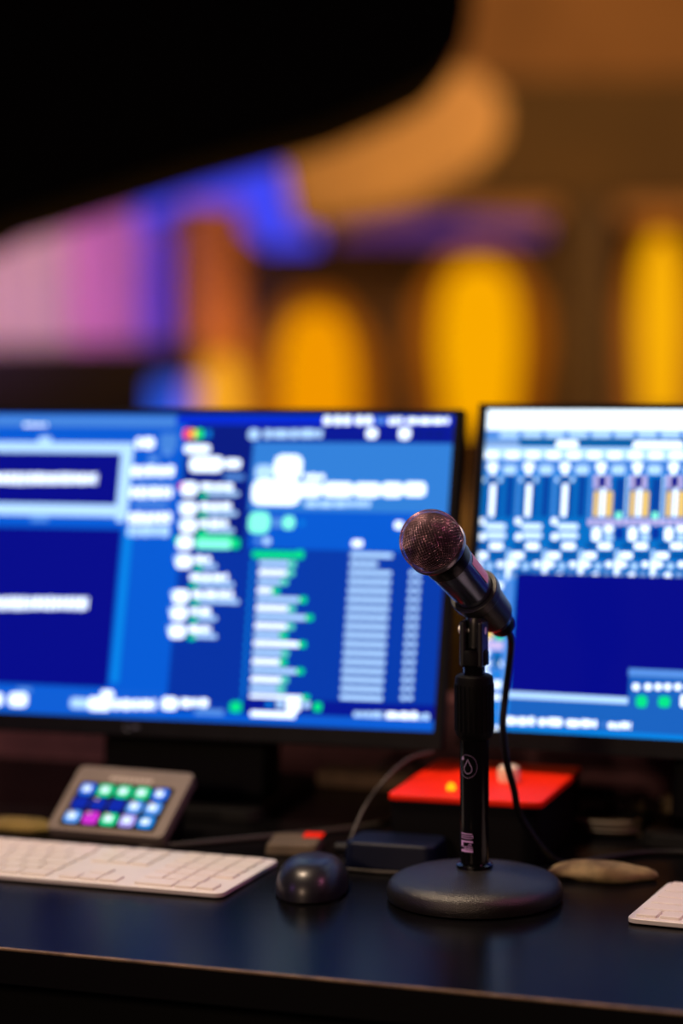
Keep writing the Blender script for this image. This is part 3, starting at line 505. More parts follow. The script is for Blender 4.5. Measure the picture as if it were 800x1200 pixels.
356.4 196.1 361.2 202.1 l;362.7 196.2 367.5 202.3 l;341.5 182.3 349 194.3 w;351.8 190 360 196.1 w;352.1 182.5 360.3 188.5 e;361.6 184.2 369 194.7 d2;
336.8 175.4 345.7 180.7 q2;347.3 174.9 359.2 181 w;334.9 166.4 346.1 172.4 w;348.4 167.5 361.8 172 q2;362.3 140.8 365.3 175.2 e;
335.3 158.8 341.3 164 w;333.5 149 339.5 154.2 h2;345.1 157.5 351 162.8 e;343.2 149.2 349.2 154.5 w;354.7 159.3 360.6 164.5 w;
352.9 149.5 358.8 154.8 h2;363 149.8 366.7 167 w;374.2 244.6 383 252.1 w;376.6 240.8 381.1 244.6 w;387.6 241.7 399.4 250 e;370.9 202.6 400.4 240.9 q;
400.5 200 402.6 241.1 e;372.4 235.5 376.8 240.8 l;372.7 229.5 377.1 234.8 l;382.8 235.6 387.2 240.9 l;383 229.6 387.4 234.9 l;377 228.8 382.9 240.1 n;
373.4 204 377.8 227.2 Y;383.7 204.2 389.6 227.4 Y;379.3 204.1 382.9 229.6 w;391.6 203.6 399.7 238.8 d3;393 202.8 398.1 208.8 gw;
368.9 196.4 373.7 202.4 l;375.2 196.5 380 202.5 l;381.5 196.6 386.3 202.6 l;387.7 196.7 392.5 202.7 l;394 196.9 398.8 202.8 l;373.1 183 380.5 195 w;
383.2 190.7 391.3 196.7 w;383.5 183.2 391.6 189.2 e;392.9 184.9 400.3 195.4 d2;368.3 176.2 377.2 181.4 q2;378.7 175.7 390.5 181.7 w;
366.5 167.2 377.6 173.1 w;379.8 168.3 393 172.7 q2;393.6 141.7 396.5 175.9 e;366.9 159.6 372.8 164.9 w;365.1 149.9 371 155.1 h2;
376.5 158.4 382.4 163.6 e;374.7 150.1 380.6 155.4 w;386 160.1 391.9 165.3 w;384.3 150.4 390.1 155.6 h2;394.3 150.7 397.9 167.8 w;
405.4 244.9 414.2 252.4 w;407.9 241.2 412.2 244.9 w;418.7 242.1 430.3 250.3 e;402.1 203.2 431.3 241.2 q;431.3 200.5 433.5 241.4 e;
403.6 235.9 408 241.1 l;403.9 229.9 408.3 235.1 l;413.9 236 418.3 241.2 l;414.1 230 418.5 235.3 l;408.2 229.2 414 240.4 n;404.6 204.5 409 227.7 Y;
414.8 204.7 420.6 227.8 Y;410.4 204.6 414 230 w;422.6 204.1 430.6 239.1 d3;424 203.4 429 209.3 gw;400.1 197 404.9 202.9 l;406.4 197.1 411.1 203.1 l;
412.6 197.2 417.3 203.2 l;418.8 197.3 423.5 203.3 l;424.9 197.5 429.6 203.4 l;404.2 183.7 411.5 195.6 w;414.3 191.3 422.3 197.3 w;
414.6 183.9 422.6 189.9 e;423.9 185.6 431.1 196 d2;399.6 176.9 408.3 182.1 q2;409.8 176.4 421.4 182.4 w;397.7 168 408.7 173.9 w;
410.9 169.1 423.9 173.5 q2;424.4 142.7 427.3 176.7 e;398.1 160.5 403.9 165.7 w;396.3 150.8 402.1 155.9 h2;407.6 159.2 413.4 164.4 e;
405.8 151 411.6 156.2 w;417 161 422.8 166.1 w;415.2 151.3 421 156.5 h2;425.1 151.6 428.7 168.5 w;436.3 245.2 445 252.7 w;438.7 241.5 443 245.2 w;
449.4 242.4 460.9 250.6 e;433 203.8 461.8 241.6 q;461.9 201.1 464 241.8 e;434.5 236.3 438.9 241.5 l;434.8 230.3 439.1 235.5 l;444.7 236.4 449 241.6 l;
444.9 230.5 449.2 235.6 l;439 229.6 444.8 240.8 n;435.4 205.1 439.8 228.1 Y;445.5 205.3 451.3 228.2 Y;441.2 205.2 444.8 230.4 w;
453.2 204.7 461.1 239.5 d3;454.6 204 459.6 209.9 gw;431 197.6 435.7 203.5 l;437.2 197.7 441.8 203.6 l;443.3 197.8 448 203.7 l;
449.4 197.9 454.1 203.9 l;455.5 198.1 460.2 204 l;435 184.4 442.3 196.2 w;445 192 452.9 197.9 w;445.3 184.6 453.2 190.5 e;454.4 186.3 461.6 196.6 d2;
430.4 177.6 439.1 182.8 q2;440.5 177.2 452 183.1 w;428.6 168.7 439.4 174.6 w;441.6 169.8 454.5 174.2 q2;454.9 143.6 457.8 177.4 e;
428.9 161.3 434.7 166.5 w;427.1 151.6 432.9 156.8 h2;438.3 160.1 444.1 165.2 e;436.5 151.9 442.2 157.1 w;447.6 161.8 453.3 166.9 w;
445.8 152.2 451.6 157.3 h2;455.6 152.4 459.2 169.3 w;466.8 245.6 475.4 253 w;469.2 241.9 473.5 245.6 w;479.8 242.8 491.1 250.9 e;
463.5 204.4 492 241.9 q;492.1 201.7 494.2 242.1 h;463.7 235.9 466.5 240.3 e;475.1 236 479.4 240.5 e;467.1 205.7 475.7 241.1 q2;
469.7 205.7 474 234.5 w;482.8 206 489.1 242 d3;475.8 205.8 478.6 234.5 d3;466.7 195.1 483.7 200.2 e2;467.7 187.4 484 192.5 e2;462 185.7 467 191.6 w;
461.5 198.9 466.5 204.8 w;460.9 178.3 469.4 183.5 q2;470.9 177.9 482.2 183.7 w;459.1 169.5 469.7 175.4 w;471.9 170.6 484.7 175 q2;
485.1 144.5 487.9 178.1 e;459.4 162.1 465.1 167.2 w;457.6 152.5 463.3 157.6 h2;468.7 160.9 474.4 166 e;466.8 152.8 472.5 157.9 w;
477.9 162.6 483.5 167.7 w;476.1 153 481.8 158.1 h2;485.8 153.3 489.3 170.1 w;497 245.9 505.5 253.2 w;499.3 242.2 503.5 245.9 w;
509.8 243.1 521 251.2 e;493.7 204.9 521.8 242.3 q;521.9 202.3 524 242.4 h;493.9 236.2 496.7 240.7 e;505.1 236.4 509.4 240.8 e;
497.2 206.3 505.7 241.5 q2;499.8 206.3 504 234.8 w;512.7 206.5 519 242.4 d3;505.8 206.4 508.6 234.9 d3;496.7 195.7 513.6 200.8 e2;
497.7 188.1 513.9 193.2 e2;492.1 186.3 497.1 192.2 w;491.6 199.5 496.6 205.4 w;491 179 499.4 184.2 q2;500.9 178.6 512.1 184.4 w;
489.2 170.3 499.7 176.1 w;501.9 171.3 514.5 175.7 q2;514.9 145.4 517.7 178.8 e;489.5 162.9 495.1 168 w;487.7 153.4 493.3 158.5 h2;
498.7 161.7 504.3 166.8 e;496.9 153.6 502.5 158.7 w;507.7 163.4 513.3 168.5 w;506 153.9 511.6 159 h2;515.6 154.1 519.1 170.8 w;
526.8 246.2 531 253.5 w;529.1 242.5 531 246.2 w;523.5 205.5 531 242.6 q;523.7 236.6 526.5 241 e;527 206.8 531 241.8 q2;529.5 206.8 531 235.2 w;
526.5 196.3 531 201.4 e2;527.4 188.7 531 193.8 e2;521.9 187 526.8 192.8 w;521.4 200.1 526.3 205.9 w;520.7 179.7 529.1 184.8 q2;
530.5 179.3 531 185.1 w;518.9 171 529.4 176.8 w;519.2 163.7 524.8 168.8 w;517.4 154.2 523 159.3 h2;528.3 162.5 531 167.6 e;526.5 154.5 531 159.5 w;
0 0 37.5 138.1 H;0 129.2 12.9 136.3 w;16.2 130.4 26.3 136.7 w;0.5 118.8 13.6 126 w;17 120.1 27 126 c;0 108.4 14.3 115.6 w;17.7 109.8 27.7 115.4 w;
1 98.1 15 105.3 w;18.3 99.5 28.4 106.9 w;2.8 87.9 15.7 95 w;19 89.2 29.1 94.7 c;2 77.5 16.4 84.7 w;19.7 78.9 29.7 85.6 c;2 67.2 17.1 74.4 w;
20.4 68.7 30.4 75.3 c;4.5 57 17.8 64.1 w;21.1 58.5 31.2 63.6 w;5.1 46.8 18.5 53.9 w;21.8 48.2 31.8 53.6 c;5.1 36.5 19.1 43.6 w;22.4 38 32.4 45.3 w;
7 26.3 19.8 33.4 w;23.2 27.8 33.2 32.7 w;7.3 16.1 20.5 23.2 w;23.8 17.6 33.8 24.2 c;8.3 5.9 21.2 13 w;24.5 7.5 34.5 14.3 c;7.5 0 21.9 2.7 w;
25.2 0 35.2 3.5 w;10 83.3 20.1 94.4 Y;21.9 83 30.3 90.9 G;12.4 73.3 31.7 82 l;21.7 57.6 28.4 71 M2;30.3 0 34.1 138.5 h;39.1 33.9 515 146 n;
38 30 516.9 36 e;39.1 4.7 517.5 30 H3;37.1 5.7 47.9 12.6 w;48.9 5.7 58.2 12.8 w;59.2 6.1 65.1 13.7 w;68.6 6.4 76.8 12.9 w;77.8 6.6 91.8 13.8 w;
95.6 6.6 108.3 13.2 w;109.2 7.2 119.8 14 w;120.8 7.2 124.6 13.9 w;130.4 8.2 132.8 12.8 h;135.3 7 141.5 12.7 w;142.5 6.7 146.2 12.8 w;
147.2 7.5 154.1 13.8 w;155.1 7.2 156.7 13.9 w;152.5 29.5 249.6 62.2 H3;151.8 55.3 249 62.2 h;156.4 42.7 162.8 48.8 w;167.5 43.2 173.9 49.3 w;
177 43.7 183.3 49.8 w;185.7 44.1 192 50.2 w;195.1 44.5 201.4 50.6 w;204.5 45 210.8 51 w;213.9 45.4 220.1 51.5 w;224.8 45.9 231 52 w;
234.1 46.4 240.3 52.4 w;160.3 27.6 170.7 38.3 G;180.9 28.7 192 38.6 G;201.3 29.6 208.4 41 w;213 30.2 220.1 41.6 w;228.6 31 235.6 42.3 w;'''

monitor((-.1075, .2264, .0932), R(2.892), R(16.358), R(-.107), -.531, 0, parse(LEFT_UI), 'M',
        'left computer monitor with blue playlist and text windows on screen')
monitor((-.0833, .2516, .0938), R(-4.158), R(12.477), R(-.699), 0, .531, parse(RIGHT_UI), 'c',
        'right computer monitor showing an audio mixer with rows of faders')

# ---------------------------------------------------------------- microphone stand
st = empty('microphone_stand', (0, 0, 0), 0, 'black desk microphone stand with a round weighted base', 'microphone stand')
obj('base', lathe([(0, 0), (.0690, 0), (.0712, .0015), (.0720, .005), (.0718, .009), (.0708, .0125), (.0685, .0155), (.0650, .0178), (.060, .0196), (.050, .0220), (.036, .0243), (.024, .0258), (.0165, .0264), (0, .0264)], 96), CRINKLE, st)
obj('base_collar', lathe([(0, .0245), (.0150, .0245), (.0152, .029), (.0125, .0305), (0, .0305)], 40), CHROME, st)
GLOSSB = mat('gloss_black_tube', (.01, .01, .012), .16, .6)
tb = obj('lower_tube', lathe([(0, .028), (.0118, .028), (.0118, .135), (0, .135)], 48), GLOSSB, st)
sl = obj('clutch_sleeve', lathe([(0, .133), (.0125, .133), (.0145, .135), (.0156, .138), (.0156, .181), (.0150, .184), (.0125, .1855), (0, .1855)], 48), MATTE, st)
rb = BM()
for k in range(24): box(rb, (.0156, 0, .159), (.0012, .0016, .038), Matrix.Rotation(2*PI*k/24, 4, 'Z'))
obj('grip_rib', rb, MATTE, sl)
obj('upper_tube', lathe([(0, .184), (.0088, .184), (.0088, .208), (0, .208)], 40), GLOSSB, st)
# printed label and round emblem on the lower tube, curved on its face
def curved(name, quads, r, m, parent, zc):
    """quads: (u0, v0, u1, v1) millimetres on the tube face; u around, v up"""
    bm = BM(); face0 = math.atan2(-.94, .30) - R(20)
    for u0, v0, u1, v1 in quads:
        n = max(1, int((u1-u0)/.8)); 
        for i in range(n):
            a, b = u0+(u1-u0)*i/n, u0+(u1-u0)*(i+1)/n
            P = [(face0+a/1000/r, v0), (face0+b/1000/r, v0), (face0+b/1000/r, v1), (face0+a/1000/r, v1)]
            bm.faces.new([bm.verts.new((r*math.cos(t), r*math.sin(t), zc+v/1000)) for t, v in P])
    return obj(name, bm, m, parent, smooth=False)
PRINT = mat('pale_print_violet_lit', (.75, .45, .95), .5)  # the violet of the light on the tube is put into the print
q = [(-9, 6.0, 2, 6.8), (-9, 4.2, 2.4, 4.7), (-9, 2.6, 1.6, 3.1), (-9, -.6, 2.6, .8), (-9, -3.6, -6.5, -.6), (-9, -4.5, 2.4, -4.0), (-5.5, -6.2, 2.4, -5.5), (-9, -8.6, 2.6, -6.8), (2.2, 3, 2.7, 5.5), (-1, -3.4, -.4, -1.6), (.5, -3.0, 1.1, -1.2)]
curved('printed_label', q, .01195, PRINT, tb, .0495)
def ring(cx, cy, ru, rv, w_=.35, n=28, a0=0, a1=360):
    out = []
    for i in range(n):
        a = R(a0+(a1-a0)*i/n); x_, y_ = cx+ru*math.cos(a), cy+rv*math.sin(a); out.append((x_-w_, y_-w_*.9, x_+w_, y_+w_*.9))
    return out
q = ring(-2, 0, 8.2, 9.4, .28, 44) + ring(-1.6, -2.2, 3.6, 3.6, .28, 26, 180-25, 360+25)
for s_ in (-1, 1):
    for i in range(14):
        t = i/13; q.append((-1.6+s_*3.3*(1-t)-.28, -.6+6.2*t-.3, -1.6+s_*3.3*(1-t)+.28, -.6+6.2*t+.3))
q += [(-8, 5, -5.5, 7.5)]
curved('round_drop_emblem', q, .01195, mat('dim_print_violet_lit', (.42, .30, .55), .5), tb, .1115)  # emblem print, tinted with the same violet light

# ---------------------------------------------------------------- microphone
BALL = Vector((-0.0183, -0.0557, 0.2991)); TAIL = Vector((0.0183, 0.0662, 0.2022))
axis = (BALL-TAIL).normalized(); side = Vector((0, 0, 1)).cross(axis).normalized(); upv = axis.cross(side)   # local z runs from tail to ball, local y up
MM = Matrix((side, upv, axis)).transposed().to_4x4(); MM.translation = BALL
mic = empty('microphone', BALL, 0, 'handheld vocal microphone with a round mesh head, held in the clip of the stand', 'microphone')
mic.matrix_world = MM
r0 = .0250
bm = BM(); N = 17
vs = {}
def sp(face, i, j):
    a = math.tan(-PI/4 + PI/2*i/N); b = math.tan(-PI/4 + PI/2*j/N)
    v = [(1, a, b), (-1, -a, b), (-a, 1, b), (a, -1, b), (a, b, 1), (a, -b, -1)][face]
    v = Vector(v).normalized(); key = tuple(round(c, 4) for c in v)
    if key not in vs: vs[key] = bm.verts.new(v*r0)
    return vs[key]
for fc in range(6):
    for i in range(N):
        for j in range(N):
            bm.faces.new((sp(fc, i, j), sp(fc, i+1, j), sp(fc, i+1, j+1), sp(fc, i, j+1)))
# poke then dissolve to turn the grid into a diagonal weave
bmesh.ops.rotate(bm, verts=bm.verts[:], cent=(0, 0, 0), matrix=Matrix.Rotation(R(38), 3, 'X') @ Matrix.Rotation(R(20), 3, 'Z'))
grille = obj('mesh_grille', bm, mat('steel_mesh', (.62, .34, .42), .24, 1), mic)
wf = grille.modifiers.new('wires', 'WIREFRAME'); wf.thickness = .00040; wf.use_even_offset = False; wf.use_replace = True; wf.use_boundary = True
obj('foam_liner', lathe([(.0228*math.sin(PI*k/16), -.0228*math.cos(PI*k/16)) for k in range(17)], 48), mat('dark_foam', (.003, .0015, .002), .95, bump=.5), mic, subsurf=1)
obj('grille_band', lathe([(.0238, -.0125), (.0246, -.0122), (.0251, -.0100), (.0249, -.0078), (.0240, -.0075)], 72), mat('band_steel', (.22, .2, .24), .3, 1), mic)
obj('head_collar', lathe([(0, -.0185), (.0190, -.0185), (.0196, -.0205), (.0196, -.0300), (.0188, -.0310), (0, -.0310)], 64), mat('collar_metal', (.03, .03, .035), .3, .8), mic)
bodym = mat('dark_gunmetal_paint', (.12, .14, .20), .24, .85, noise=.08, nscale=300)
hd = obj('handle', lathe([(0, -.0308), (.0186, -.0308), (.0188, -.034), (.0182, -.050), (.0162, -.085), (.0142, -.114), (.0136, -.119), (.0130, -.1205), (0, -.1205)], 64), bodym, mic)
obj('cable_plug', lathe([(0, -.1203), (.0108, -.1203), (.0108, -.1300), (.0096, -.1330), (.0045, -.1345), (0, -.1345)], 40), BLK, mic)
# pink strip on the upper right of the handle
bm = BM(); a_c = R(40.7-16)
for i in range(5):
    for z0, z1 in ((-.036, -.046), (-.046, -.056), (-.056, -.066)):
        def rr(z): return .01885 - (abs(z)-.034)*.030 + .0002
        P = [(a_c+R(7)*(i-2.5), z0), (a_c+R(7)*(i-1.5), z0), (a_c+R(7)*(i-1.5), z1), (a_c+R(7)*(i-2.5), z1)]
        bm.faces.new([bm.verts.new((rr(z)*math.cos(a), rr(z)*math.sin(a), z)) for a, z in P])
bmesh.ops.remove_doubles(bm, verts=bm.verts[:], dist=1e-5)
obj('pink_strip', bm, mat('pink_strip', (1, .42, .58), .4), mic)

# clip of the stand: open sleeve round the handle, lug, pivot ears
clipm = mat('black_clip_rubber', (.018, .02, .024), .36, noise=.15)
def csleeve(z0, z1, ri0, ri1, th, gap, n=30, g1=None):
    bm = BM(); rows = []
    for k in range(7):
        t = k/6; z = z0+(z1-z0)*t; ri = ri0+(ri1-ri0)*t; g = gap+((g1 or gap)-gap)*t; row = []
        for i in range(n+1):
            a = PI/2 + g/2 + (2*PI-g)*i/n
            row.append((bm.verts.new((ri*math.cos(a), ri*math.sin(a), z)), bm.verts.new(((ri+th)*math.cos(a), (ri+th)*math.sin(a), z))))
        rows.append(row)
    for A, B in zip(rows, rows[1:]):
        for i in range(n):
            for s_ in (0, 1): bm.faces.new((A[i][s_], A[i+1][s_], B[i+1][s_], B[i][s_]))
        for i in (0, n): bm.faces.new((A[i][0], A[i][1], B[i][1], B[i][0]))
    for A in (rows[0], rows[-1]):
        for i in range(n): bm.faces.new((A[i][0], A[i+1][0], A[i+1][1], A[i][1]))
    return bm
bm = csleeve(-.114, -.084, .0143, .0165, .0022, R(90), g1=R(50)); bmesh.ops.transform(bm, matrix=MM, verts=bm.verts[:]); cl = obj('clip', bm, clipm, st, bevel=.0006)
bm = csleeve(-.084, -.075, .0165, .0170, .0042, R(12)); bmesh.ops.transform(bm, matrix=MM, verts=bm.verts[:]); obj('clip_ring', bm, clipm, cl, bevel=.001)
p0 = MM @ Vector((0, -.016, -.092)); p1 = Vector((0, .001, .206)); pm = Vector((0, .003, .226))
bm = tube([p0, pm, p1], [.0085, .0055], 14); obj('clip_lug', bm, clipm, cl)
for s_ in (-1, 1): obj('pivot_ear', bx(s_*.0072-.0024, s_*.0072+.0024, -.010, .010, .192, .230), clipm, st, bevel=.002)
bm = lathe([(0, -.0125), (.0032, -.0125), (.0032, .0098), (0, .0098)], 24, None, Matrix.Translation((0, 0, .2215)) @ Matrix.Rotation(PI/2, 4, 'Y')); obj('pivot_screw', bm, ALU, st)
obj('thread_adapter', lathe([(0, .194), (.0118, .194), (.0118, .204), (.0105, .206), (0, .206)], 6*6), MATTE, st)

# microphone cable
tl = MM @ Vector((0, 0, -.1335)); d_ = -axis
P = [tl, tl + d_*.012 + Vector((0, 0, -.003)), (0.0087, 0.0739, 0.1859), (0.0046, 0.0750, 0.1566), (0.0046, 0.0674, 0.1324), (0.0079, 0.0660, 0.1038), (0.0119, 0.0756, 0.0768), (0.0131, 0.0897, 0.0520), (0.0300, 0.1000, 0.0220), (0.0440, 0.1250, 0.0040), (0.0750, 0.1650, 0.0032), (0.1200, 0.2000, 0.0032), (0.2500, 0.2100, 0.0032)]
tag(obj('microphone_cable', tube(P, .0030, 12), RUBBER), 'black cable hanging from the tail of the microphone down to the desk', 'cable')

# ---------------------------------------------------------------- keyboards
KW = WHITE
def keyboard(loc, rz, cols, label, flip=False):
    """cols: list of rows; each row list of (x0, width) in key units; loc is the front right corner (front left when flip)"""
    U = .01895; W = cols*U + .009; D = .128; n = 0
    root = empty('keyboard', loc, rz, label, 'keyboard', None); sx = 1 if flip else -1
    obj('case', rbox(W, D, .0042, .008, z0=.0008), ALU, root, loc=(sx*W/2, D/2, 0), bevel=.0008)
    return root, U, W, D
def keys(root, U, W, D, layout, x_first, skipcol=None):
    pitch = (D-.010)/5.7; cache = {}
    for rI, row in enumerate(layout):
        y = .0055 + (rI+.5)*pitch; hh = pitch*.86
        if rI == 5: hh = pitch*.5; y -= pitch*.17
        for x0, wd in row:
            kx = x_first + (x0+wd/2)*U; key = (round(wd, 2), rI == 5)
            h_ = hh
            if key not in cache:
                o = obj('key', rbox(wd*U*.965-.0011, h_, .0022, .0016, 3, taper=.0003), KW, root, bevel=.0003, seg=1); cache[key] = o
            else:
                o = cache[key].copy(); S.collection.objects.link(o); o.parent = root
            o.location = (kx, y, .0049)
# full size board; its right block is the number pad
kb, U, W, D = keyboard((-.1955, -.069, 0), R(-.3), 22.0, 'white full-size keyboard in front of the left monitor')
rows = [[(0, 1.25), (1.25, 1), (2.25, 1.25), (3.5, 6), (9.5, 1.25), (10.75, 1), (11.75, 1.5), (14, 1), (15, 1), (16, 1), (18, 2), (20, 1), (21, 1)],
        [(0, 2.25)] + [(2.25+i, 1) for i in range(10)] + [(12.25, 1.0), (15, 1), (18, 1), (19, 1), (20, 1)],
        [(0, 1.75)] + [(1.75+i, 1) for i in range(10)] + [(11.75, 1.5), (18, 1), (19, 1), (20, 1), (21, 1)],
        [(0, 1.5)] + [(1.5+i, 1) for i in range(11)] + [(12.5, .75), (14, 1), (15, 1), (16, 1), (18, 1), (19, 1), (20, 1), (21, 1)],
        [(i, 1) for i in range(12)] + [(12, 1.25), (14, 1), (15, 1), (16, 1), (18, 1), (19, 1), (20, 1), (21, 1)],
        [(i, 1.05) for i in range(0, 13)] + [(14, 1), (15, 1), (16, 1), (18, 1), (19, 1), (20, 1), (21, 1)]]
rows = [[(x*.985 + (.5 if x < 14 else (.25 if x < 17.5 else 0)) , w_*.985) for x, w_ in r] for r in rows]
keys(kb, U, W, D, rows, -W+.006)
kb2, U2, W2, D2 = keyboard((.1358, -.0405, 0), R(-3), 14.5, 'white keyboard at the right edge of the desk', True)
rows2 = [[(0, 1), (1, 1), (2, 1), (3, 1.25), (4.25, 5), (9.25, 1.25), (10.5, 1), (11.5, 1), (12.5, 1), (13.5, 1)],
         [(0, 2.25)] + [(2.25+i, 1) for i in range(10)] + [(12.25, 2.25)],
         [(0, 1.75)] + [(1.75+i, 1) for i in range(11)] + [(12.75, 1.75)],
         [(0, 1.5)] + [(1.5+i, 1) for i in range(13)],
         [(i, 1) for i in range(13)] + [(13, 1.5)],
         [(i*14.5/14, 14.5/14) for i in range(14)]]
keys(kb2, U2, W2, D2, rows2, .0048)

# ---------------------------------------------------------------- key pad with lit picture buttons
pad = empty('macro_key_pad', (-.372, .110, 0), R(-2), 'grey tilted key pad with fifteen coloured glowing keys behind the white keyboard', 'key pad')
PT = R(33)                                            # face tipped up 30 degrees from the desk
PM = Matrix.Translation((0, -.032, .012)) @ Matrix.Rotation(PT, 4, 'X')
def pp(name, bm, m, **k):
    bmesh.ops.transform(bm, matrix=PM, verts=bm.verts[:]); return obj(name, bm, m, k.pop('parent', pad), **k)
b_ = rbox(.118, .084, .012, .006, z0=-.012); bmesh.ops.translate(b_, verts=b_.verts[:], vec=(0, .042, 0)); pp('body', b_, mat('warm_grey_shell', (.17, .14, .115), .42, noise=.06), bevel=.0015)
b_ = rbox(.096, .056, .0006, .003, z0=0); bmesh.ops.translate(b_, verts=b_.verts[:], vec=(0, .034, 0)); pp('key_field', b_, BLK)
obj('stand', prism([(-.022, 0), (.045, 0), (.045, .036), (.034, .038), (-.020, .003)], -.045, .045, 'yz'), MATTE, pad, bevel=.002)
kc = [['B', 'G', 'G', 'G', 'B'], ['N', 'N', 'N', 'C', 'C'], ['C', 'P', 'G', 'V', 'T']]
kcol = {'B': (30, 110, 240), 'G': (20, 225, 150), 'N': (5, 40, 170), 'C': (90, 160, 255), 'P': (215, 50, 215), 'V': (180, 165, 255), 'T': (30, 140, 235)}
for j in range(3):
    for i in range(5):
        c = kc[j][i]; x_ = -.0372+i*.0186; y_ = .0515-j*.0178
        b_ = rbox(.0145, .0142, .0022, .003, z0=.0006); bmesh.ops.translate(b_, verts=b_.verts[:], vec=(x_, y_, 0))
        k_ = pp('key', b_, glow('key_glow_'+c, kcol[c], 1.0), bevel=.0006)
        if c in 'GBCVT':
            b_ = rbox(.0080, .0074, .0003, .002, z0=.0029); bmesh.ops.translate(b_, verts=b_.verts[:], vec=(x_, y_-.0005, 0)); pp('key_icon', b_, glow('icon_white', (225, 245, 255), 1.2), parent=k_)
        if (j, i) in ((0, 4), (1, 1), (1, 3), (1, 4), (2, 0), (2, 1), (2, 2)):
            b_ = rbox(.0040, .0024, .0003, .0008, z0=.0029); bmesh.ops.translate(b_, verts=b_.verts[:], vec=(x_-.003, y_+.0048, 0)); pp('key_caption', b_, glow('caption_cream', (230, 190, 190), .8), parent=k_)
b_ = BM()
for i in range(8): box(b_, (-.019+i*.0055, .0685, .0003), (.0042, .0048, .0004))
pp('printed_wordmark', b_, mat('pale_grey_print', (.5, .45, .4), .5))

# ---------------------------------------------------------------- mouse
m_ = empty('computer_mouse', (-.137, -.012, 0), R(14), 'dark rounded computer mouse right of the white full-size keyboard', 'mouse')
bm = BM(); nu, nv = 24, 10; rows_ = []
for j in range(nv+1):
    ph = PI/2*j/nv; row = []
    for i in range(nu):
        a = 2*PI*i/nu; cx_, sy_ = math.cos(a), math.sin(a)
        ex = .030*(1-.10*(sy_ > 0)*sy_)*abs(math.cos(ph))**.55; ey = .055*abs(math.cos(ph))**.6
        px_ = math.copysign(abs(cx_)**.85, cx_)*ex; py_ = math.copysign(abs(sy_)**.85, sy_)*ey
        row.append(bm.verts.new((px_, py_, .002 + .027*math.sin(ph)*(1-.18*py_/.055))))
    rows_.append(row)
for A, B in zip(rows_, rows_[1:]):
    for i in range(nu): bm.faces.new((A[i], A[(i+1) % nu], B[(i+1) % nu], B[i]))
bm.faces.new(rows_[0][::-1]); bmesh.ops.remove_doubles(bm, verts=bm.verts[:], dist=1e-4)
obj('shell', bm, mat('dark_blue_black_shell', (.012, .012, .018), .34, noise=.1), m_)
obj('scroll_wheel', lathe([(0, -.003), (.0085, -.003), (.0095, 0), (.0085, .003), (0, .003)], 24, None, Matrix.Translation((0, .032, .0155)) @ Matrix.Rotation(PI/2, 4, 'Y')), RUBBER, m_)
obj('base_plate', rbox(.05, .10, .0025, .02), RUBBER, m_)

# ---------------------------------------------------------------- red-lidded box with a pale knob, and the dark unit before it
red = empty('red_lidded_box', (-.0490, .203, 0), R(2), 'bright red lidded box under the gap between the monitors', 'equipment box')
obj('body', rbox(.136, .162, .049, .006, z0=.002), MATTE, red, bevel=.001)
ld = obj('lid', rbox(.139, .166, .0065, .006, z0=.0505), REDP, red, bevel=.0018, seg=3)
obj('knob', lathe([(0, 0), (.0095, 0), (.0105, .008), (.009, .013), (.006, .0145), (0, .0145)], 28), mat('cream_knob', (.9, .75, .52), .4), red, loc=(.020, -.002, .057))
obj('knob', lathe([(0, 0), (.0075, 0), (.008, .012), (.006, .014), (0, .014)], 28), mat('amber_knob', (.8, .42, .16), .4), red, loc=(-.018, .015, .057))
obj('indicator_light', lathe([(0, 0), (.0042, 0), (.0042, .003), (.002, .006), (0, .0065)], 16), glow('yellow_indicator', (255, 190, 20), 1.2), red, loc=(-.020, -.052, .057))
for sx in (-1, 1):
    for sy in (-1, 1): obj('rubber_foot', lathe([(0, 0), (.006, 0), (.006, .002), (0, .002)], 12), RUBBER, red, loc=(sx*.055, sy*.065, 0))
un = empty('power_adapter', (-.098, .090, 0), R(2), 'low dark blue-black adapter box in front of the red lidded box', 'adapter')
obj('body', rbox(.084, .052, .024, .010, taper=.002), mat('dark_blue_plastic', (.002, .005, .02), .45, spec=.2), un, bevel=.003, seg=3)
obj('cord_socket', lathe([(0, 0), (.006, 0), (.0045, .012), (0, .012)], 16, None, Matrix.Translation((-.043, 0, .012)) @ Matrix.Rotation(-PI/2, 4, 'Y')), RUBBER, un)

# ---------------------------------------------------------------- small things lying about, all out of focus
def lump(name, loc, s, m, label, cat, rz=0, seed=1, fold=.25):
    rnd = random.Random(seed); bm = BM(); bmesh.ops.create_icosphere(bm, subdivisions=3, radius=1)
    for v in bm.verts:
        n = math.sin(v.co.x*5+seed)*math.cos(v.co.y*4+seed*2)*fold; v.co *= 1+n*.5
        v.co.x *= s[0]/2; v.co.y *= s[1]/2; v.co.z = max(0, v.co.z*.9+.35)*s[2]/1.3
    return tag(obj(name, bm, m, None, loc=loc, rot=(0, 0, rz)), label, cat)
beige = mat('beige_cloth', (.22, .165, .075), .9, noise=.25, nscale=80)
lump('folded_cloth', (.078, .100, .0002), (.092, .040, .015), beige, 'olive beige folded cloth lying right of the microphone stand base', 'cloth', R(8), 3)
lump('folded_cloth', (-.478, .115, .0002), (.070, .040, .012), mat('yellow_cloth', (.18, .13, .03), .9, noise=.2), 'small yellowish cloth at the left edge beside the key pad', 'cloth', 0, 5)
pk = empty('paper_packet', (-.203, .118, 0), R(12), 'pale paper packet with a red corner behind the mouse', 'packet')
obj('wrapper', rbox(.048, .050, .010, .006, taper=.002), mat('pale_beige_paper', (.10, .075, .045), .8, noise=.15), pk, bevel=.002)
obj('red_corner', bx(.006, .0235, .006, .0235, .0095, .0112), REDP, pk, bevel=.0005)
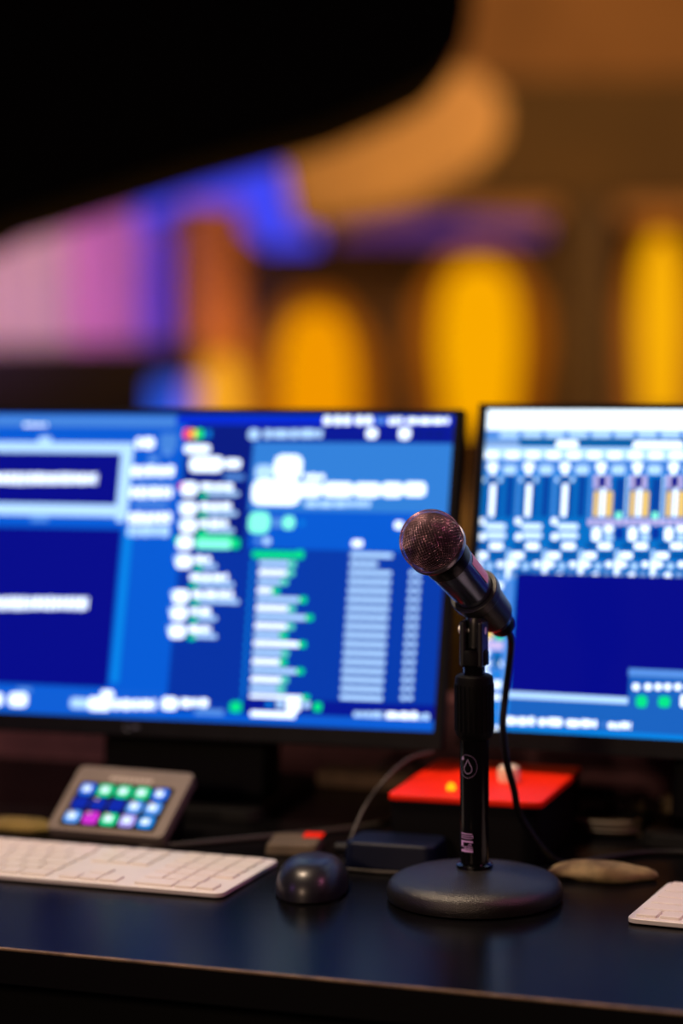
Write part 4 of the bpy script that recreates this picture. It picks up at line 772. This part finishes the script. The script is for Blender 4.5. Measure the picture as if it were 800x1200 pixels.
pk = empty('paper_packet', (-.322, .232, 0), R(5), 'flat orange-brown packet right of the key pad by the monitor foot', 'packet')
obj('wrapper', rbox(.056, .034, .008, .006, taper=.002), mat('orange_brown_paper', (.25, .08, .03), .7, noise=.2), pk, bevel=.002)
obj('red_corner', bx(-.024, -.008, -.014, -.004, .0075, .0092), REDP, pk, bevel=.0005)
pk = empty('paper_packet', (-.418, .175, 0), R(5), 'narrow brown packet left of the key pad', 'packet')
obj('wrapper', rbox(.05, .03, .010, .006, taper=.002), mat('brown_paper', (.2, .09, .04), .7, noise=.2), pk, bevel=.002)
lg = empty('ledge_board', (-.24, .41, 0), 0, 'narrow tan board lying right of the left monitor foot', 'board')
obj('board', bx(-.045, .055, -.02, .02, 0, .016), mat('tan_board', (.16, .10, .06), .7, noise=.2), lg, bevel=.002)
def cable(P, r, m, label): return tag(obj('cable', tube(P, r, 8), m), label, 'cable')
greyc = mat('grey_cable_jacket', (.035, .03, .025), .5)
cable([(-0.0986, 0.1960, 0.0809), (-0.1164, 0.1784, 0.0760), (-0.1298, 0.1507, 0.0609), (-0.1437, 0.1327, 0.0366), (-0.1463, 0.0922, 0.0060), (-0.1486, 0.0855, 0.0020), (-.145, .098, .0018)], .0014, greyc, 'thin grey cable looping down from the left monitor behind the mouse')
cable([(-.335, .072, .0024), (-.30, .10, .0024), (-.25, .145, .0024), (-.21, .18, .0024), (-.165, .235, .0024), (-.155, .30, .0024), (-.15, .42, .0024)], .0022, greyc, 'grey cable lying across the desk behind the keyboard')
cable([(-.22, .395, .019), (-.205, .40, .032), (-.19, .40, .034), (-.17, .39, .022), (-.15, .38, .004), (-.14, .40, .0032)], .003, RUBBER, 'black cable arching over the tan board')
cable([(-.142, .102, .0018), (-.142, .070, .0018), (-.138, .058, .0018), (-.11, .055, .0018), (-.085, .058, .0018)], .0016, greyc, 'thin pale cable in front of the dark adapter box')
# adapters and coiled leads under the right monitor
rnd = random.Random(3)
pale = mat('pale_tan_plastic', (.22, .16, .08), .5, noise=.15)
for i, (x_, y_, s_, lab) in enumerate(((.030, .345, .014, 'small pale plug nearest the red lidded box'), (.056, .345, .016, 'tan plug in the middle of the cable coil'), (.084, .385, .026, 'largest tan plug under the right monitor'), (.130, .395, .026, 'tan plug at the right edge under the monitor'))):
    p_ = empty('cable_plug', (x_, y_, 0), R(20*i), lab, 'plug'); obj('plug_body', rbox(s_, s_*.7, .016, .003, taper=.002), pale, p_, bevel=.001)
    for q_ in (-1, 1): obj('prong', bx(q_*s_*.2-.0008, q_*s_*.2+.0008, s_*.35, s_*.35+.012, .006, .009), ALU, p_)
for i, (cx_, cy_, rr_, lab) in enumerate(((.047, .262, .030, 'wide black cable coil under the right monitor'), (.047, .300, .032, 'smaller black cable coil behind the wide one'))):
    P = [(cx_+rr_*(1+.05*math.sin(3*t))*math.cos(t), cy_+rr_*.4*math.sin(t), .003+.004*(t/6.28)) for t in [k*.45 for k in range(44)]]
    cable(P, .0026, RUBBER if i else mat('dark_tan_cable', (.09, .07, .045), .5), lab)
